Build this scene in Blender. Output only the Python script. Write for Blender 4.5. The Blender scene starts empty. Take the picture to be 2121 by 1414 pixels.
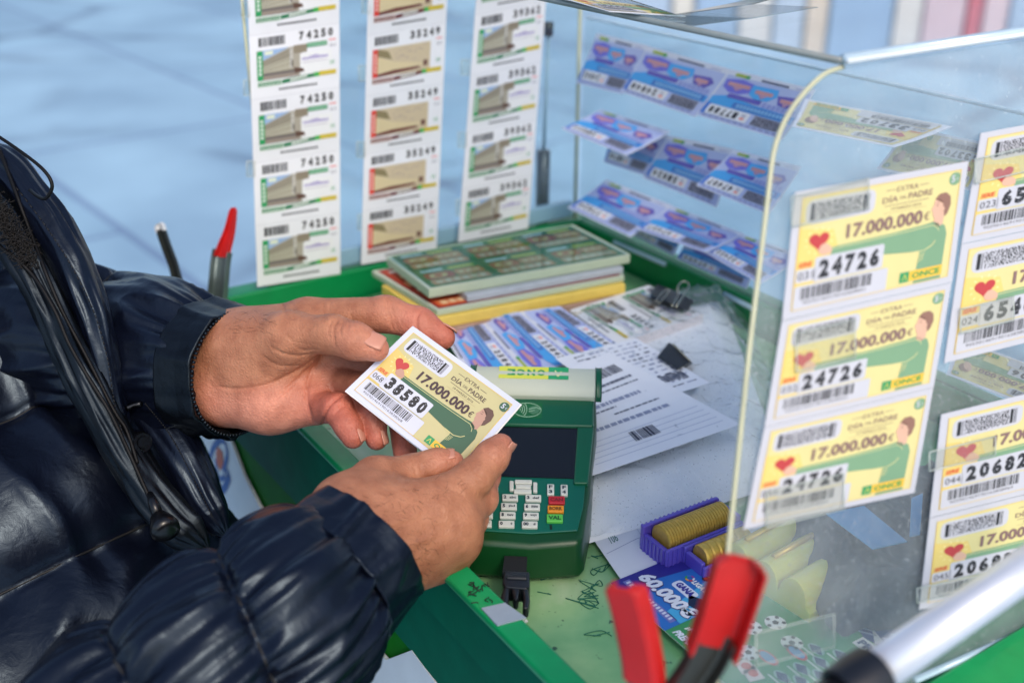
import bpy, bmesh, math, random
import numpy as np
from mathutils import Vector, noise as mnoise
from mathutils.bvhtree import BVHTree

random.seed(4)
S = bpy.context.scene
# ------------------------------------------------------------------ camera, world, sun, exposure
Z0 = 0.90                       # height of the cart's rim
F, CX, CY = 2300.0, 1060.5, 707.0   # focal length and centre in photograph pixels
PITCH = math.radians(25.0)
CAMZ = Z0 + 0.45
FOCUS = 0.80
cam = bpy.data.cameras.new('camera'); camo = bpy.data.objects.new('camera', cam)
S.collection.objects.link(camo); S.camera = camo
camo.location = (0, 0, CAMZ); camo.rotation_euler = (math.pi/2 - PITCH, 0, 0)
cam.sensor_width = 36; cam.lens = F/2121*36; cam.clip_start = 0.02; cam.clip_end = 300
cam.dof.use_dof = True; cam.dof.focus_distance = FOCUS; cam.dof.aperture_fstop = 4.3
SUN_EL, SUN_ROT = math.radians(44), math.radians(155)
W = bpy.data.worlds.new('World'); S.world = W; W.use_nodes = True
nt = W.node_tree; bg = nt.nodes['Background']
sky = nt.nodes.new('ShaderNodeTexSky'); sky.sky_type = 'NISHITA'; sky.sun_disc = False
sky.sun_elevation = SUN_EL; sky.sun_rotation = SUN_ROT; sky.dust_density = 2.5; sky.air_density = 1.0
nt.links.new(sky.outputs[0], bg.inputs[0]); bg.inputs[1].default_value = 0.15
sun = bpy.data.lights.new('sun', 'SUN'); suno = bpy.data.objects.new('sun', sun); S.collection.objects.link(suno)
sun.energy = 0.9; sun.angle = math.radians(14); sun.color = (1.0, 0.86, 0.70)
suno.rotation_euler = (math.pi/2 - SUN_EL, 0, math.radians(25)); suno.location = (0, 0, 5)
S.view_settings.view_transform = 'Standard'; S.view_settings.look = 'None'
S.view_settings.exposure = 0.50; S.view_settings.gamma = 1.0
S.cycles.max_bounces = 10; S.cycles.transparent_max_bounces = 32; S.cycles.caustics_reflective = False; S.cycles.caustics_refractive = False

# ------------------------------------------------------------------ geometry of the view: photograph pixel -> point in the place
c_, s_ = math.cos(PITCH), math.sin(PITCH)
def ray(u, v):
    a, b = (u-CX)/F, (v-CY)/F
    return np.array([a, c_ - b*s_, -s_ - b*c_])
CAM = np.array([0, 0, CAMZ])
def PD(u, v, d): return CAM + d*ray(u, v)
def PZ(u, v, z):
    r = ray(u, v); return CAM + r*((z-CAMZ)/r[2])
class Plane:
    def __init__(s, p, n): s.p = np.array(p, float); s.n = np.array(n, float)/np.linalg.norm(n)
    def __call__(s, u, v, off=0.0):
        r = ray(u, v); t = ((s.p + s.n*off - CAM)@s.n)/(r@s.n); return CAM + r*t
def project(P):
    P = np.asarray(P) - CAM
    d = P[:, 1]*c_ - P[:, 2]*s_; up = P[:, 1]*s_ + P[:, 2]*c_
    return CX + P[:, 0]/d*F, CY - up/d*F
A = np.array([.55, -.835, 0]); B = np.array([.835, .55, 0])      # the cart's own axes
UP = np.array([0, 0, 1.0])
K0 = np.array([.0815, 1.325, Z0])                                # back corner of the tray rim
def K(a, b, z=0.0): return K0 + A*a + B*b + UP*z                 # point on the cart: a along, b across (negative inward), z above the rim

# ------------------------------------------------------------------ materials
def lin(c):
    return tuple(((x/255)/12.92 if x <= 10 else (((x/255)+.055)/1.055)**2.4) for x in c)
MC = {}
def mat(name, col, rough=.5, metal=0., var=.08, scale=40., bump=0., bscale=300., spec=.5, coat=0., sss=0., sheen=0.):
    key = (name, tuple(col), rough)
    if key in MC: return MC[key]
    m = bpy.data.materials.new(name); m.use_nodes = True; MC[key] = m
    n = m.node_tree; p = n.nodes['Principled BSDF']; L = lin(col)
    p.inputs['Roughness'].default_value = rough; p.inputs['Metallic'].default_value = metal
    p.inputs['Specular IOR Level'].default_value = spec; p.inputs['Coat Weight'].default_value = coat
    p.inputs['Coat Roughness'].default_value = .08; p.inputs['Sheen Weight'].default_value = sheen
    p.inputs['Subsurface Weight'].default_value = sss
    tc = n.nodes.new('ShaderNodeTexCoord')
    nz = n.nodes.new('ShaderNodeTexNoise'); nz.inputs['Scale'].default_value = scale; nz.inputs['Detail'].default_value = 5
    n.links.new(tc.outputs['Object'], nz.inputs['Vector'])
    mx = n.nodes.new('ShaderNodeMix'); mx.data_type = 'RGBA'
    mx.inputs[6].default_value = tuple(max(0, x*(1-var)) for x in L)+(1,); mx.inputs[7].default_value = tuple(min(1, x*(1+var)) for x in L)+(1,)
    n.links.new(nz.outputs['Fac'], mx.inputs[0]); n.links.new(mx.outputs[2], p.inputs['Base Color'])
    if bump:
        nb = n.nodes.new('ShaderNodeTexNoise'); nb.inputs['Scale'].default_value = bscale; nb.inputs['Detail'].default_value = 4
        n.links.new(tc.outputs['Object'], nb.inputs['Vector'])
        b = n.nodes.new('ShaderNodeBump'); b.inputs['Strength'].default_value = bump; b.inputs['Distance'].default_value = .001
        n.links.new(nb.outputs['Fac'], b.inputs['Height']); n.links.new(b.outputs[0], p.inputs['Normal'])
    return m
def pm(col): return mat('print', col, .55, var=.05, scale=60, bump=.0)
def clear(name, tint=(225, 240, 245), haze=.05, rough=.03, dirt=.10, gloss=1.0, hazecol=(225, 235, 240)):
    m = bpy.data.materials.new(name); m.use_nodes = True; n = m.node_tree; n.nodes.clear()
    N = n.nodes.new; L = n.links.new
    out = N('ShaderNodeOutputMaterial'); tr = N('ShaderNodeBsdfTransparent'); tr.inputs[0].default_value = lin(tint)+(1,)
    gl = N('ShaderNodeBsdfGlossy'); gl.inputs['Roughness'].default_value = rough
    df = N('ShaderNodeBsdfDiffuse'); df.inputs[0].default_value = lin(hazecol)+(1,)
    lw = N('ShaderNodeLayerWeight'); pw = N('ShaderNodeMath'); pw.operation = 'POWER'; L_ = n.links.new; L_(lw.outputs['Facing'], pw.inputs[0]); pw.inputs[1].default_value = 5
    lw.inputs[0].default_value = .5
    fr = N('ShaderNodeMath'); fr.operation = 'MULTIPLY_ADD'; L_(pw.outputs[0], fr.inputs[0]); fr.inputs[1].default_value = .96; fr.inputs[2].default_value = .04
    tc = N('ShaderNodeTexCoord'); nz = N('ShaderNodeTexNoise'); nz.inputs['Scale'].default_value = 22; nz.inputs['Detail'].default_value = 6
    nz2 = N('ShaderNodeTexNoise'); nz2.inputs['Scale'].default_value = 420; nz2.inputs['Detail'].default_value = 2
    L(tc.outputs['Object'], nz.inputs[0]); L(tc.outputs['Object'], nz2.inputs[0])
    r1 = N('ShaderNodeMapRange'); r1.inputs[1].default_value = .35; r1.inputs[2].default_value = .75; r1.inputs[3].default_value = haze; r1.inputs[4].default_value = haze+dirt
    r2 = N('ShaderNodeMapRange'); r2.inputs[1].default_value = .62; r2.inputs[2].default_value = .72; r2.inputs[3].default_value = 0; r2.inputs[4].default_value = dirt*2.0
    L(nz.outputs['Fac'], r1.inputs[0]); L(nz2.outputs['Fac'], r2.inputs[0])
    ad = N('ShaderNodeMath'); ad.operation = 'ADD'; L(r1.outputs[0], ad.inputs[0]); L(r2.outputs[0], ad.inputs[1])
    m1 = N('ShaderNodeMixShader'); L(ad.outputs[0], m1.inputs[0]); L(tr.outputs[0], m1.inputs[1]); L(df.outputs[0], m1.inputs[2])
    mu = N('ShaderNodeMath'); mu.operation = 'MULTIPLY'; L(fr.outputs[0], mu.inputs[0]); mu.inputs[1].default_value = gloss
    m2 = N('ShaderNodeMixShader'); L(mu.outputs[0], m2.inputs[0]); L(m1.outputs[0], m2.inputs[1]); L(gl.outputs[0], m2.inputs[2])
    L(m2.outputs[0], out.inputs[0]); return m

# ------------------------------------------------------------------ objects
def link(o, parent=None):
    S.collection.objects.link(o)
    if parent is not None:
        o.parent = parent; o.matrix_parent_inverse = parent.matrix_world.inverted()
    return o
def tag(o, label=None, cat=None, group=None, kind=None):
    if label: o['label'] = label
    if cat: o['category'] = cat
    if group: o['group'] = group
    if kind: o['kind'] = kind
    return o
def thing(name, label, cat, loc=(0, 0, 0), group=None):
    o = bpy.data.objects.new(name, None); o.empty_display_size = .02; o.location = tuple(loc); S.collection.objects.link(o)
    bpy.context.view_layer.update()
    return tag(o, label, cat, group)
def raw(name, V, Fc, mats, parent=None, idx=None, smooth=False):
    me = bpy.data.meshes.new(name); me.from_pydata([tuple(map(float, v)) for v in V], [], [tuple(int(i) for i in f) for f in Fc])
    for m in (mats if isinstance(mats, (list, tuple)) else [mats]): me.materials.append(m)
    if idx is not None: me.polygons.foreach_set('material_index', np.array(idx, dtype=np.int32))
    if smooth: me.polygons.foreach_set('use_smooth', np.ones(len(me.polygons), dtype=bool))
    me.update(); return link(bpy.data.objects.new(name, me), parent)
class MB:
    """collects shapes that end as one mesh"""
    def __init__(s): s.V = []; s.F = []; s.I = []; s.S = []
    def add(s, V, Fc, i=0, smooth=False):
        o = len(s.V); s.V += [tuple(v) for v in V]; s.F += [tuple(a+o for a in f) for f in Fc]; s.I += [i]*len(Fc); s.S += [smooth]*len(Fc); return s
    def prism(s, bot, top, i=0):
        n = len(bot); Fc = [tuple(range(n))[::-1], tuple(range(n, 2*n))]+[(k, (k+1) % n, n+(k+1) % n, n+k) for k in range(n)]
        return s.add(list(bot)+list(top), Fc, i)
    def slab(s, pts, n, t, i=0):
        pts = [np.array(p, float) for p in pts]; n = np.array(n, float)
        nn = np.cross(pts[1]-pts[0], pts[2]-pts[1])
        if nn@n < 0: pts = pts[::-1]
        return s.prism([p-n*t for p in pts], pts, i)
    def tube(s, pts, r, i=0, n=10, smooth=True, cap=True):
        pts = [np.array(p, float) for p in pts]; rs = r if isinstance(r, (list, tuple)) else [r]*len(pts)
        T = [pts[min(k+1, len(pts)-1)]-pts[max(k-1, 0)] for k in range(len(pts))]; T = [t/np.linalg.norm(t) for t in T]
        nrm = np.cross(T[0], [0.3, .2, .9]); nrm /= np.linalg.norm(nrm); V = []
        for k, p in enumerate(pts):
            nrm = nrm - T[k]*(nrm@T[k]); nrm /= np.linalg.norm(nrm); b = np.cross(T[k], nrm)
            V += [p+rs[k]*(math.cos(a)*nrm+math.sin(a)*b) for a in np.linspace(0, 2*math.pi, n, endpoint=False)]
        Fc = [(k*n+j, k*n+(j+1) % n, (k+1)*n+(j+1) % n, (k+1)*n+j) for k in range(len(pts)-1) for j in range(n)]
        if cap: Fc += [tuple(range(n))[::-1], tuple(range((len(pts)-1)*n, len(pts)*n))]
        return s.add(V, Fc, i, smooth)
    def disc(s, c, ax, r, t, i=0, n=24, rr=None):
        ax = np.array(ax, float); ax /= np.linalg.norm(ax); c = np.array(c, float)
        u = np.cross(ax, [.1, .9, .3]); u /= np.linalg.norm(u); w = np.cross(ax, u); rr = rr or r
        an = np.linspace(0, 2*math.pi, n, endpoint=False)
        return s.prism([c+r*(math.cos(a)*u+math.sin(a)*w) for a in an], [c+ax*t+rr*(math.cos(a)*u+math.sin(a)*w) for a in an], i)
    def build(s, name, mats, parent=None, bevel=0, seg=2):
        o = raw(name, s.V, s.F, mats, parent, s.I); me = o.data
        me.polygons.foreach_set('use_smooth', np.array(s.S, dtype=bool))
        if bevel:
            b = o.modifiers.new('bevel', 'BEVEL'); b.width = bevel; b.segments = seg; b.limit_method = 'ANGLE'; b.angle_limit = math.radians(35)
            w = o.modifiers.new('normals', 'WEIGHTED_NORMAL'); w.keep_sharp = False
            me.polygons.foreach_set('use_smooth', np.ones(len(me.polygons), dtype=bool))
        return o
def smoothpath(pts, n):
    P = np.array(pts, float); m = len(P); out = []
    t = np.linspace(0, m-1, n)
    for x in t:
        k = min(int(x), m-2); f = x-k
        p0, p1, p2, p3 = P[max(k-1, 0)], P[k], P[k+1], P[min(k+2, m-1)]
        out.append(.5*((2*p1)+(-p0+p2)*f+(2*p0-5*p1+4*p2-p3)*f*f+(-p0+3*p1-3*p2+p3)*f**3))
    return np.array(out)

# ------------------------------------------------------------------ printing: flat shapes and lettering laid on a sheet
TC = {}
def glyphs(s, bold=0.0, font=None):
    k = (s, bold)
    if k in TC: return TC[k]
    cu = bpy.data.curves.new('t', 'FONT'); cu.body = s; cu.size = 1; cu.resolution_u = 2; cu.offset = bold
    ob = bpy.data.objects.new('t', cu); S.collection.objects.link(ob)
    bpy.context.view_layer.update()
    me = bpy.data.meshes.new_from_object(ob.evaluated_get(bpy.context.evaluated_depsgraph_get()))
    V = np.array([v.co[:2] for v in me.vertices]).reshape(-1, 2); Fc = [tuple(p.vertices) for p in me.polygons]
    bpy.data.objects.remove(ob); bpy.data.curves.remove(cu); bpy.data.meshes.remove(me)
    if len(V): V = V-V.min(0); V = V/max(V[:, 1].max(), 1e-6)
    TC[k] = (V, Fc); return TC[k]
class Print:
    """a sheet W x H millimetres, x right, y down"""
    def __init__(s, Wd, H): s.W, s.H = Wd, H; s.it = []
    def poly(s, pts, c, l=1): s.it.append((np.array(pts, float), [tuple(range(len(pts)))], c, l))
    def fan(s, pts, c, l=1):
        P = np.array(pts, float); n = len(P); s.it.append((np.vstack([P, P.mean(0)]), [(k, (k+1) % n, n) for k in range(n)], c, l))
    def rect(s, x0, y0, x1, y1, c, l=1, r=0):
        if r:
            P = []
            for cx, cy, a0 in ((x1-r, y0+r, -90), (x1-r, y1-r, 0), (x0+r, y1-r, 90), (x0+r, y0+r, 180)):
                P += [(cx+r*math.cos(math.radians(a0+a)), cy+r*math.sin(math.radians(a0+a))) for a in (0, 30, 60, 90)]
            return s.fan(P, c, l)
        nx = max(1, int(abs(x1-x0)/8)); ny = max(1, int(abs(y1-y0)/8))
        V = [(x0+(x1-x0)*i/nx, y0+(y1-y0)*j/ny) for j in range(ny+1) for i in range(nx+1)]
        Fc = [(j*(nx+1)+i, j*(nx+1)+i+1, (j+1)*(nx+1)+i+1, (j+1)*(nx+1)+i) for j in range(ny) for i in range(nx)]
        s.it.append((np.array(V), Fc, c, l))
    def frame(s, x0, y0, x1, y1, w, c, l=1):
        s.rect(x0, y0, x1, y0+w, c, l); s.rect(x0, y1-w, x1, y1, c, l); s.rect(x0, y0+w, x0+w, y1-w, c, l); s.rect(x1-w, y0+w, x1, y1-w, c, l)
    def disc(s, x, y, r, c, l=1, ry=None, n=20):
        s.fan([(x+r*math.cos(a), y+(ry or r)*math.sin(a)) for a in np.linspace(0, 2*math.pi, n, endpoint=False)], c, l)
    def ring(s, x, y, r, w, c, l=1, ry=None, a0=0, a1=360, n=28):
        ry = ry or r; an = np.radians(np.linspace(a0, a1, n)); V = []
        for a in an: V += [(x+r*math.cos(a), y+ry*math.sin(a)), (x+(r-w)*math.cos(a), y+(ry-w)*math.sin(a))]
        s.it.append((np.array(V), [(2*k, 2*k+2, 2*k+3, 2*k+1) for k in range(n-1)], c, l))
    def line(s, pts, w, c, l=1):
        P = np.array(pts, float)
        for a, b in zip(P[:-1], P[1:]):
            d = b-a; L = np.linalg.norm(d)
            if L < 1e-6: continue
            q = np.array([-d[1], d[0]])/L*w/2; s.it.append((np.array([a-q, b-q, b+q, a+q]), [(0, 1, 2, 3)], c, l))
    def text(s, t, x, y, h, c, l=2, w=None, rot=0, al='l', bold=0.0, shear=0.0):
        """x, y: left baseline (or centre / right); h: letter height; w: fitted width"""
        V, Fc = glyphs(t, bold)
        if not len(V): return
        wd = V[:, 0].max(); sx = (w/wd) if w else h
        X = V[:, 0]*sx + V[:, 1]*h*shear; Y = -V[:, 1]*h
        X = X-{'l': 0, 'c': wd*sx/2, 'r': wd*sx}[al]; a = math.radians(rot)
        s.it.append((np.c_[x+X*math.cos(a)-Y*math.sin(a), y+X*math.sin(a)+Y*math.cos(a)], Fc, c, l))
    def bars(s, x0, y0, x1, y1, c=(30, 30, 35), l=2, seed=1, unit=.35):
        r = random.Random(seed); x = x0
        while x < x1-unit:
            w = unit*r.choice((1, 1, 2, 3)); s.rect(x, y0, min(x+w, x1), y1, c, l); x += w+unit*r.choice((1, 1, 2))
    def cells(s, x0, y0, x1, y1, nx, ny, c=(30, 30, 35), l=2, seed=1, fill=.5):
        r = random.Random(seed); dx, dy = (x1-x0)/nx, (y1-y0)/ny; V = []; Fc = []
        for j in range(ny):
            i = 0
            while i < nx:
                if r.random() < fill:
                    k = i+r.choice((1, 1, 2)); k = min(k, nx); o = len(V)
                    V += [(x0+i*dx, y0+j*dy), (x0+k*dx, y0+j*dy), (x0+k*dx, y0+(j+1.02)*dy), (x0+i*dx, y0+(j+1.02)*dy)]
                    Fc.append((o, o+1, o+2, o+3)); i = k
                i += 1
        s.it.append((np.array(V), Fc, c, l))
    def build(s, name, fm, parent=None, base=(236, 236, 238), t=.0004, nx=14, ny=10, rough=.5, lay=.00016, basemat=None, ragged=0):
        V = []; Fc = []; I = []; mats = [basemat or mat('paper', base, rough, var=.04, scale=50)]; mi = {}
        gx = np.linspace(0, 1, nx+1); gy = np.linspace(0, 1, ny+1); X, Y = np.meshgrid(gx, gy)
        f = fm(X.ravel(), Y.ravel(), np.zeros(X.size)); b = fm(X.ravel(), Y.ravel(), np.full(X.size, -t)); m = len(f)
        V = [f, b]; idx = lambda i, j: j*(nx+1)+i
        for j in range(ny):
            for i in range(nx):
                q = (idx(i, j), idx(i+1, j), idx(i+1, j+1), idx(i, j+1)); Fc.append(q[::-1]); Fc.append(tuple(m+a for a in q))
        ed = [idx(i, 0) for i in range(nx)]+[idx(nx, j) for j in range(ny)]+[idx(i, ny) for i in range(nx, 0, -1)]+[idx(0, j) for j in range(ny, 0, -1)]
        for a, c in zip(ed, ed[1:]+ed[:1]): Fc.append((a, c, m+c, m+a))
        I = [0]*len(Fc); o = 2*m
        for P, fs, c, l in s.it:
            if c not in mi: mi[c] = len(mats); mats.append(pm(c))
            x = np.clip(P[:, 0]/s.W, .0, 1.); y = np.clip(P[:, 1]/s.H, .0, 1.)
            V.append(fm(x, y, np.full(len(P), l*lay))); Fc += [tuple(a+o for a in g)[::-1] for g in fs]; I += [mi[c]]*len(fs); o += len(P)
        return raw(name, np.vstack(V), Fc, mats, parent, I)
def quad(tl, tr, br, bl, n=None, curl=0.0, sag=0.0):
    """sheet map: unit square -> four corners, offset along the normal"""
    tl, tr, br, bl = [np.array(p, float) for p in (tl, tr, br, bl)]
    nn = np.cross(tr-tl, bl-tl); nn /= -np.linalg.norm(nn)
    if n is not None: nn = np.array(n, float)/np.linalg.norm(n)
    def fm(x, y, off):
        x = np.asarray(x)[:, None]; y = np.asarray(y)[:, None]; off = np.asarray(off)[:, None]
        p = tl*(1-x)*(1-y)+tr*x*(1-y)+br*x*y+bl*(1-x)*y
        return p + nn*(off + curl*(y*y-y)*1.0 + sag*(x*x-x))
    return fm
def strand(name, mats, pts, r, parent=None, n=8, res=60):
    return MB().tube(smoothpath(pts, res), r, n=n).build(name, mats, parent)

# ------------------------------------------------------------------ the ground and the street behind
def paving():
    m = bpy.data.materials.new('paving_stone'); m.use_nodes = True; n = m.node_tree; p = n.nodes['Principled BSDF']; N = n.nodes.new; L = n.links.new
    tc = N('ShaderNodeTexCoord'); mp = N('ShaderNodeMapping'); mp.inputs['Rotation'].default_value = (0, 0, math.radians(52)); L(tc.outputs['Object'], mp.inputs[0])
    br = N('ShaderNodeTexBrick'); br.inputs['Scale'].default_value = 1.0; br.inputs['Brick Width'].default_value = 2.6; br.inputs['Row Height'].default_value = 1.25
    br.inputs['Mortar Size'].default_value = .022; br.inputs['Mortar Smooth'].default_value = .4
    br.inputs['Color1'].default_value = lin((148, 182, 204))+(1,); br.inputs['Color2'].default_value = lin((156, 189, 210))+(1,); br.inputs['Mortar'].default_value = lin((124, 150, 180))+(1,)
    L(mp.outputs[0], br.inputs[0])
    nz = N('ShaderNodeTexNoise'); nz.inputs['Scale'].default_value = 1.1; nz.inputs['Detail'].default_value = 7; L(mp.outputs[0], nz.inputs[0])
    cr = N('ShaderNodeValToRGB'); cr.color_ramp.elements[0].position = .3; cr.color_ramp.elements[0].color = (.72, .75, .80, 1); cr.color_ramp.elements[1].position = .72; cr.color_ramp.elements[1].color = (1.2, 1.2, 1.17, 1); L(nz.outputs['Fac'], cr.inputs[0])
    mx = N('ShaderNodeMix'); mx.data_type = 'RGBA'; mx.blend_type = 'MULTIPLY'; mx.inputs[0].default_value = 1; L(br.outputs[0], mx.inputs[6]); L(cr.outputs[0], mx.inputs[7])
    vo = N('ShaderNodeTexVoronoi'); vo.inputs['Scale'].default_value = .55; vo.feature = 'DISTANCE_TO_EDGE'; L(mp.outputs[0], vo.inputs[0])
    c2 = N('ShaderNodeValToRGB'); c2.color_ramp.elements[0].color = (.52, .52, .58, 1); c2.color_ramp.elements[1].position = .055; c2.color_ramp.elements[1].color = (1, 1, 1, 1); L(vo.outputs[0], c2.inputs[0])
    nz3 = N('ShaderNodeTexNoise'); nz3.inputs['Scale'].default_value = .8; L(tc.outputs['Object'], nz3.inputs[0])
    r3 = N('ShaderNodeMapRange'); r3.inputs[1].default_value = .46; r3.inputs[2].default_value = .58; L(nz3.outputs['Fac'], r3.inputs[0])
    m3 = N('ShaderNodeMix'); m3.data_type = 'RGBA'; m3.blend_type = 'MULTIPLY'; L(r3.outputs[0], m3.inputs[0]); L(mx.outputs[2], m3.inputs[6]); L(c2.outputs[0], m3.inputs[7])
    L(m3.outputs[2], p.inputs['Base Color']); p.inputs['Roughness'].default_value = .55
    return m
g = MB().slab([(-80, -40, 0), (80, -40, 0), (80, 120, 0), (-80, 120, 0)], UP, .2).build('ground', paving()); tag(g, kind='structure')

shop = thing('shop_front', 'bright shop front of tall coloured panels across the street, mirrored in the acrylic lid', 'shop front', (6, 13, 0))
x = 0.8
def wallbox(x0, x1, y0, y1, z0, z1, m_=None):
    m_ = m_ or MB(); return m_.prism([(x0, y0, z0), (x1, y0, z0), (x1, y1, z0), (x0, y1, z0)], [(x0, y0, z1), (x1, y0, z1), (x1, y1, z1), (x0, y1, z1)])
wallbox(-1.2, 18, 13.0, 14.0, 0.0, 7).build('wall', mat('render_wall', (190, 196, 204), .7, var=.1, scale=2), shop)
wallbox(-1.2, 18, 12.75, 13.0, 5.2, 5.6).build('cornice', mat('cornice_white', (226, 224, 220), .6), shop)
rr = random.Random(11)
PANELS = (((236, 234, 230), .5), ((190, 212, 236), .9), ((240, 236, 226), .35), ((170, 200, 232), .8), ((238, 236, 232), .55), ((200, 218, 238), .5), ((240, 222, 200), .35), ((164, 196, 230), 1.1), ((240, 236, 230), .45), ((232, 206, 214), .7), ((226, 120, 132), .22), ((238, 214, 220), .4), ((186, 210, 236), .8), ((240, 238, 234), .6), ((170, 200, 232), .9), ((236, 230, 224), .6), ((226, 150, 160), .3), ((236, 232, 228), .7))
for k, (col, w) in enumerate(PANELS*2):
    w *= .62; wallbox(x, x+w, 12.9, 12.999, .3, 5.1).build('panel', mat('panel_paint', col, .6, var=.12, scale=3), shop); x += w+.05

# ------------------------------------------------------------------ the cart
FL = -.03                                            # tray floor, below the rim
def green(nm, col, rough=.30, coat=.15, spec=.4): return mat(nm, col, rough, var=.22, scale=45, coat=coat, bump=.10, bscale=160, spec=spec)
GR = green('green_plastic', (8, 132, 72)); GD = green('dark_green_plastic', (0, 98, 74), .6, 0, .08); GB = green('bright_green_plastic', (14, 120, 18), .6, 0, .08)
W_, L_ = .4855, .775                                 # tray width and length
cart = thing('vendor_cart', 'green plastic street vending cart with open tray and white side board', 'cart', K(L_/2, -W_/2, -Z0))
def kbox(a0, a1, b0, b1, z0, z1, m_=None, i=0):
    m_ = m_ or MB(); return m_.prism([K(a0, b0, z0), K(a1, b0, z0), K(a1, b1, z0), K(a0, b1, z0)], [K(a0, b0, z1), K(a1, b0, z1), K(a1, b1, z1), K(a0, b1, z1)], i)
rw = .0185
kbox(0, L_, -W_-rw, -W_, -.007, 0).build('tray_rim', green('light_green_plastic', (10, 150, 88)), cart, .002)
kbox(0, L_, -W_-rw+.003, -W_-.001, FL-.02, -.0075).build('side_wall', GD, cart)
kbox(0, L_, 0, .026, FL-.02, 0).build('tray_rim', GR, cart, .003)
kbox(-.03, 0, -W_-rw, .026, FL-.02, -.001).build('tray_rim', GR, cart, .003)
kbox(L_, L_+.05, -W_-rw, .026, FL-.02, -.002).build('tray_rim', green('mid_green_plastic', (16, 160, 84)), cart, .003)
kbox(.004, L_-.004, -W_+.003, -.003, FL-.014, FL-.004).build('tray_floor', GD, cart)
lp0 = Plane(K(0, -W_-rw+.006), -B)
MB().slab([lp0(455, 850), lp0(482, 903), lp0(607, 1034), lp0(814, 1303), lp0(909, 1416), lp0(1010, 1535), K(L_, -W_-rw+.006, FL-.022), K(.02, -W_-rw+.006, FL-.022)], -B, .004).build('side_wall', GD, cart)
kbox(.01, L_+.01, -W_-rw+.010, -W_-rw+.016, -.75, -.05).build('lower_wall', GB, cart)
kbox(.02, L_, .012, .02, -.16, FL-.022).build('side_wall', GD, cart)
kbox(L_+.02, L_+.03, -W_-rw+.014, .01, -.5, FL-.024).build('front_wall', GR, cart)
kbox(-.02, -.012, -W_-rw+.014, .01, -.5, FL-.024).build('rear_wall', GR, cart)
kbox(.02, L_, .003, .011, -.7, -.17).build('side_board', mat('white_board', (232, 238, 242), .35), cart)
lp1 = Plane(K(0, -W_-rw+.0055), -B)
wb = MB().slab([lp1(300, 870), lp1(420, 880), lp1(474, 903), lp1(505, 985), lp1(542, 1057), lp1(640, 1200), lp1(800, 1366), lp1(852, 1346), lp1(1000, 1545), lp1(760, 1600), lp1(420, 1500), lp1(300, 1300)], -B, .003).build('side_board', mat('white_board', (232, 238, 242), .35), cart)
tag(wb, 'white board with blue and orange emblem')
# the emblem on the white board
lp = Plane(K(0, -W_-rw+.0055), -B)
def lpx(p): return lp(p[0], p[1], .0006)
em = MB()
def ribbon(m_, pts, w, i=0, res=26):
    P = smoothpath([lpx(p) for p in pts], res); n_ = -B
    for k in range(len(P)-1):
        d = P[k+1]-P[k]; q = np.cross(n_, d); q = q/np.linalg.norm(q)*w/2
        m_.add([P[k]-q, P[k+1]-q, P[k+1]+q, P[k]+q], [(0, 1, 2, 3)], i)
ribbon(em, [(436, 1002), (432, 968), (440, 930), (455, 912), (466, 918), (470, 945), (462, 975)], .007)
ribbon(em, [(438, 975), (444, 1000), (455, 1016), (466, 1008), (474, 985), (468, 975)], .009)
ribbon(em, [(446, 950), (450, 980), (458, 992), (466, 985)], .006)
ribbon(em, [(449, 1040), (437, 1036), (431, 1048), (434, 1062), (446, 1060)], .006)
em.add([lpx(p) for p in ((450, 925), (460, 935), (463, 960), (456, 975), (449, 960), (447, 938))], [tuple(range(6))], 1)
em.build('emblem', [pm((36, 96, 178)), pm((216, 96, 50))], wb)
# grey tape on the rim
tp = MB().slab([PZ(997, 1258, Z0+.0012), PZ(1046, 1247, Z0+.0012), PZ(1090, 1278, Z0+.0012), PZ(1030, 1294, Z0+.0012)], UP, .0008)
tag(tp.build('tape', mat('grey_tape', (150, 165, 178), .4, bump=.3), cart), 'scrap of grey tape on the near rim')
mk = MB()
for s0 in range(16):
    u0, v0 = 985+random.uniform(-14, 30), 1222+random.uniform(-14, 26); p = [PZ(u0+random.uniform(-9, 9), v0+random.uniform(-7, 7), Z0+.0006) for _ in range(3)]
    mk.tube(smoothpath(p, 6), .0004, n=4)
mk.build('pen_mark', mat('ink', (20, 40, 30), .6), cart)

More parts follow.
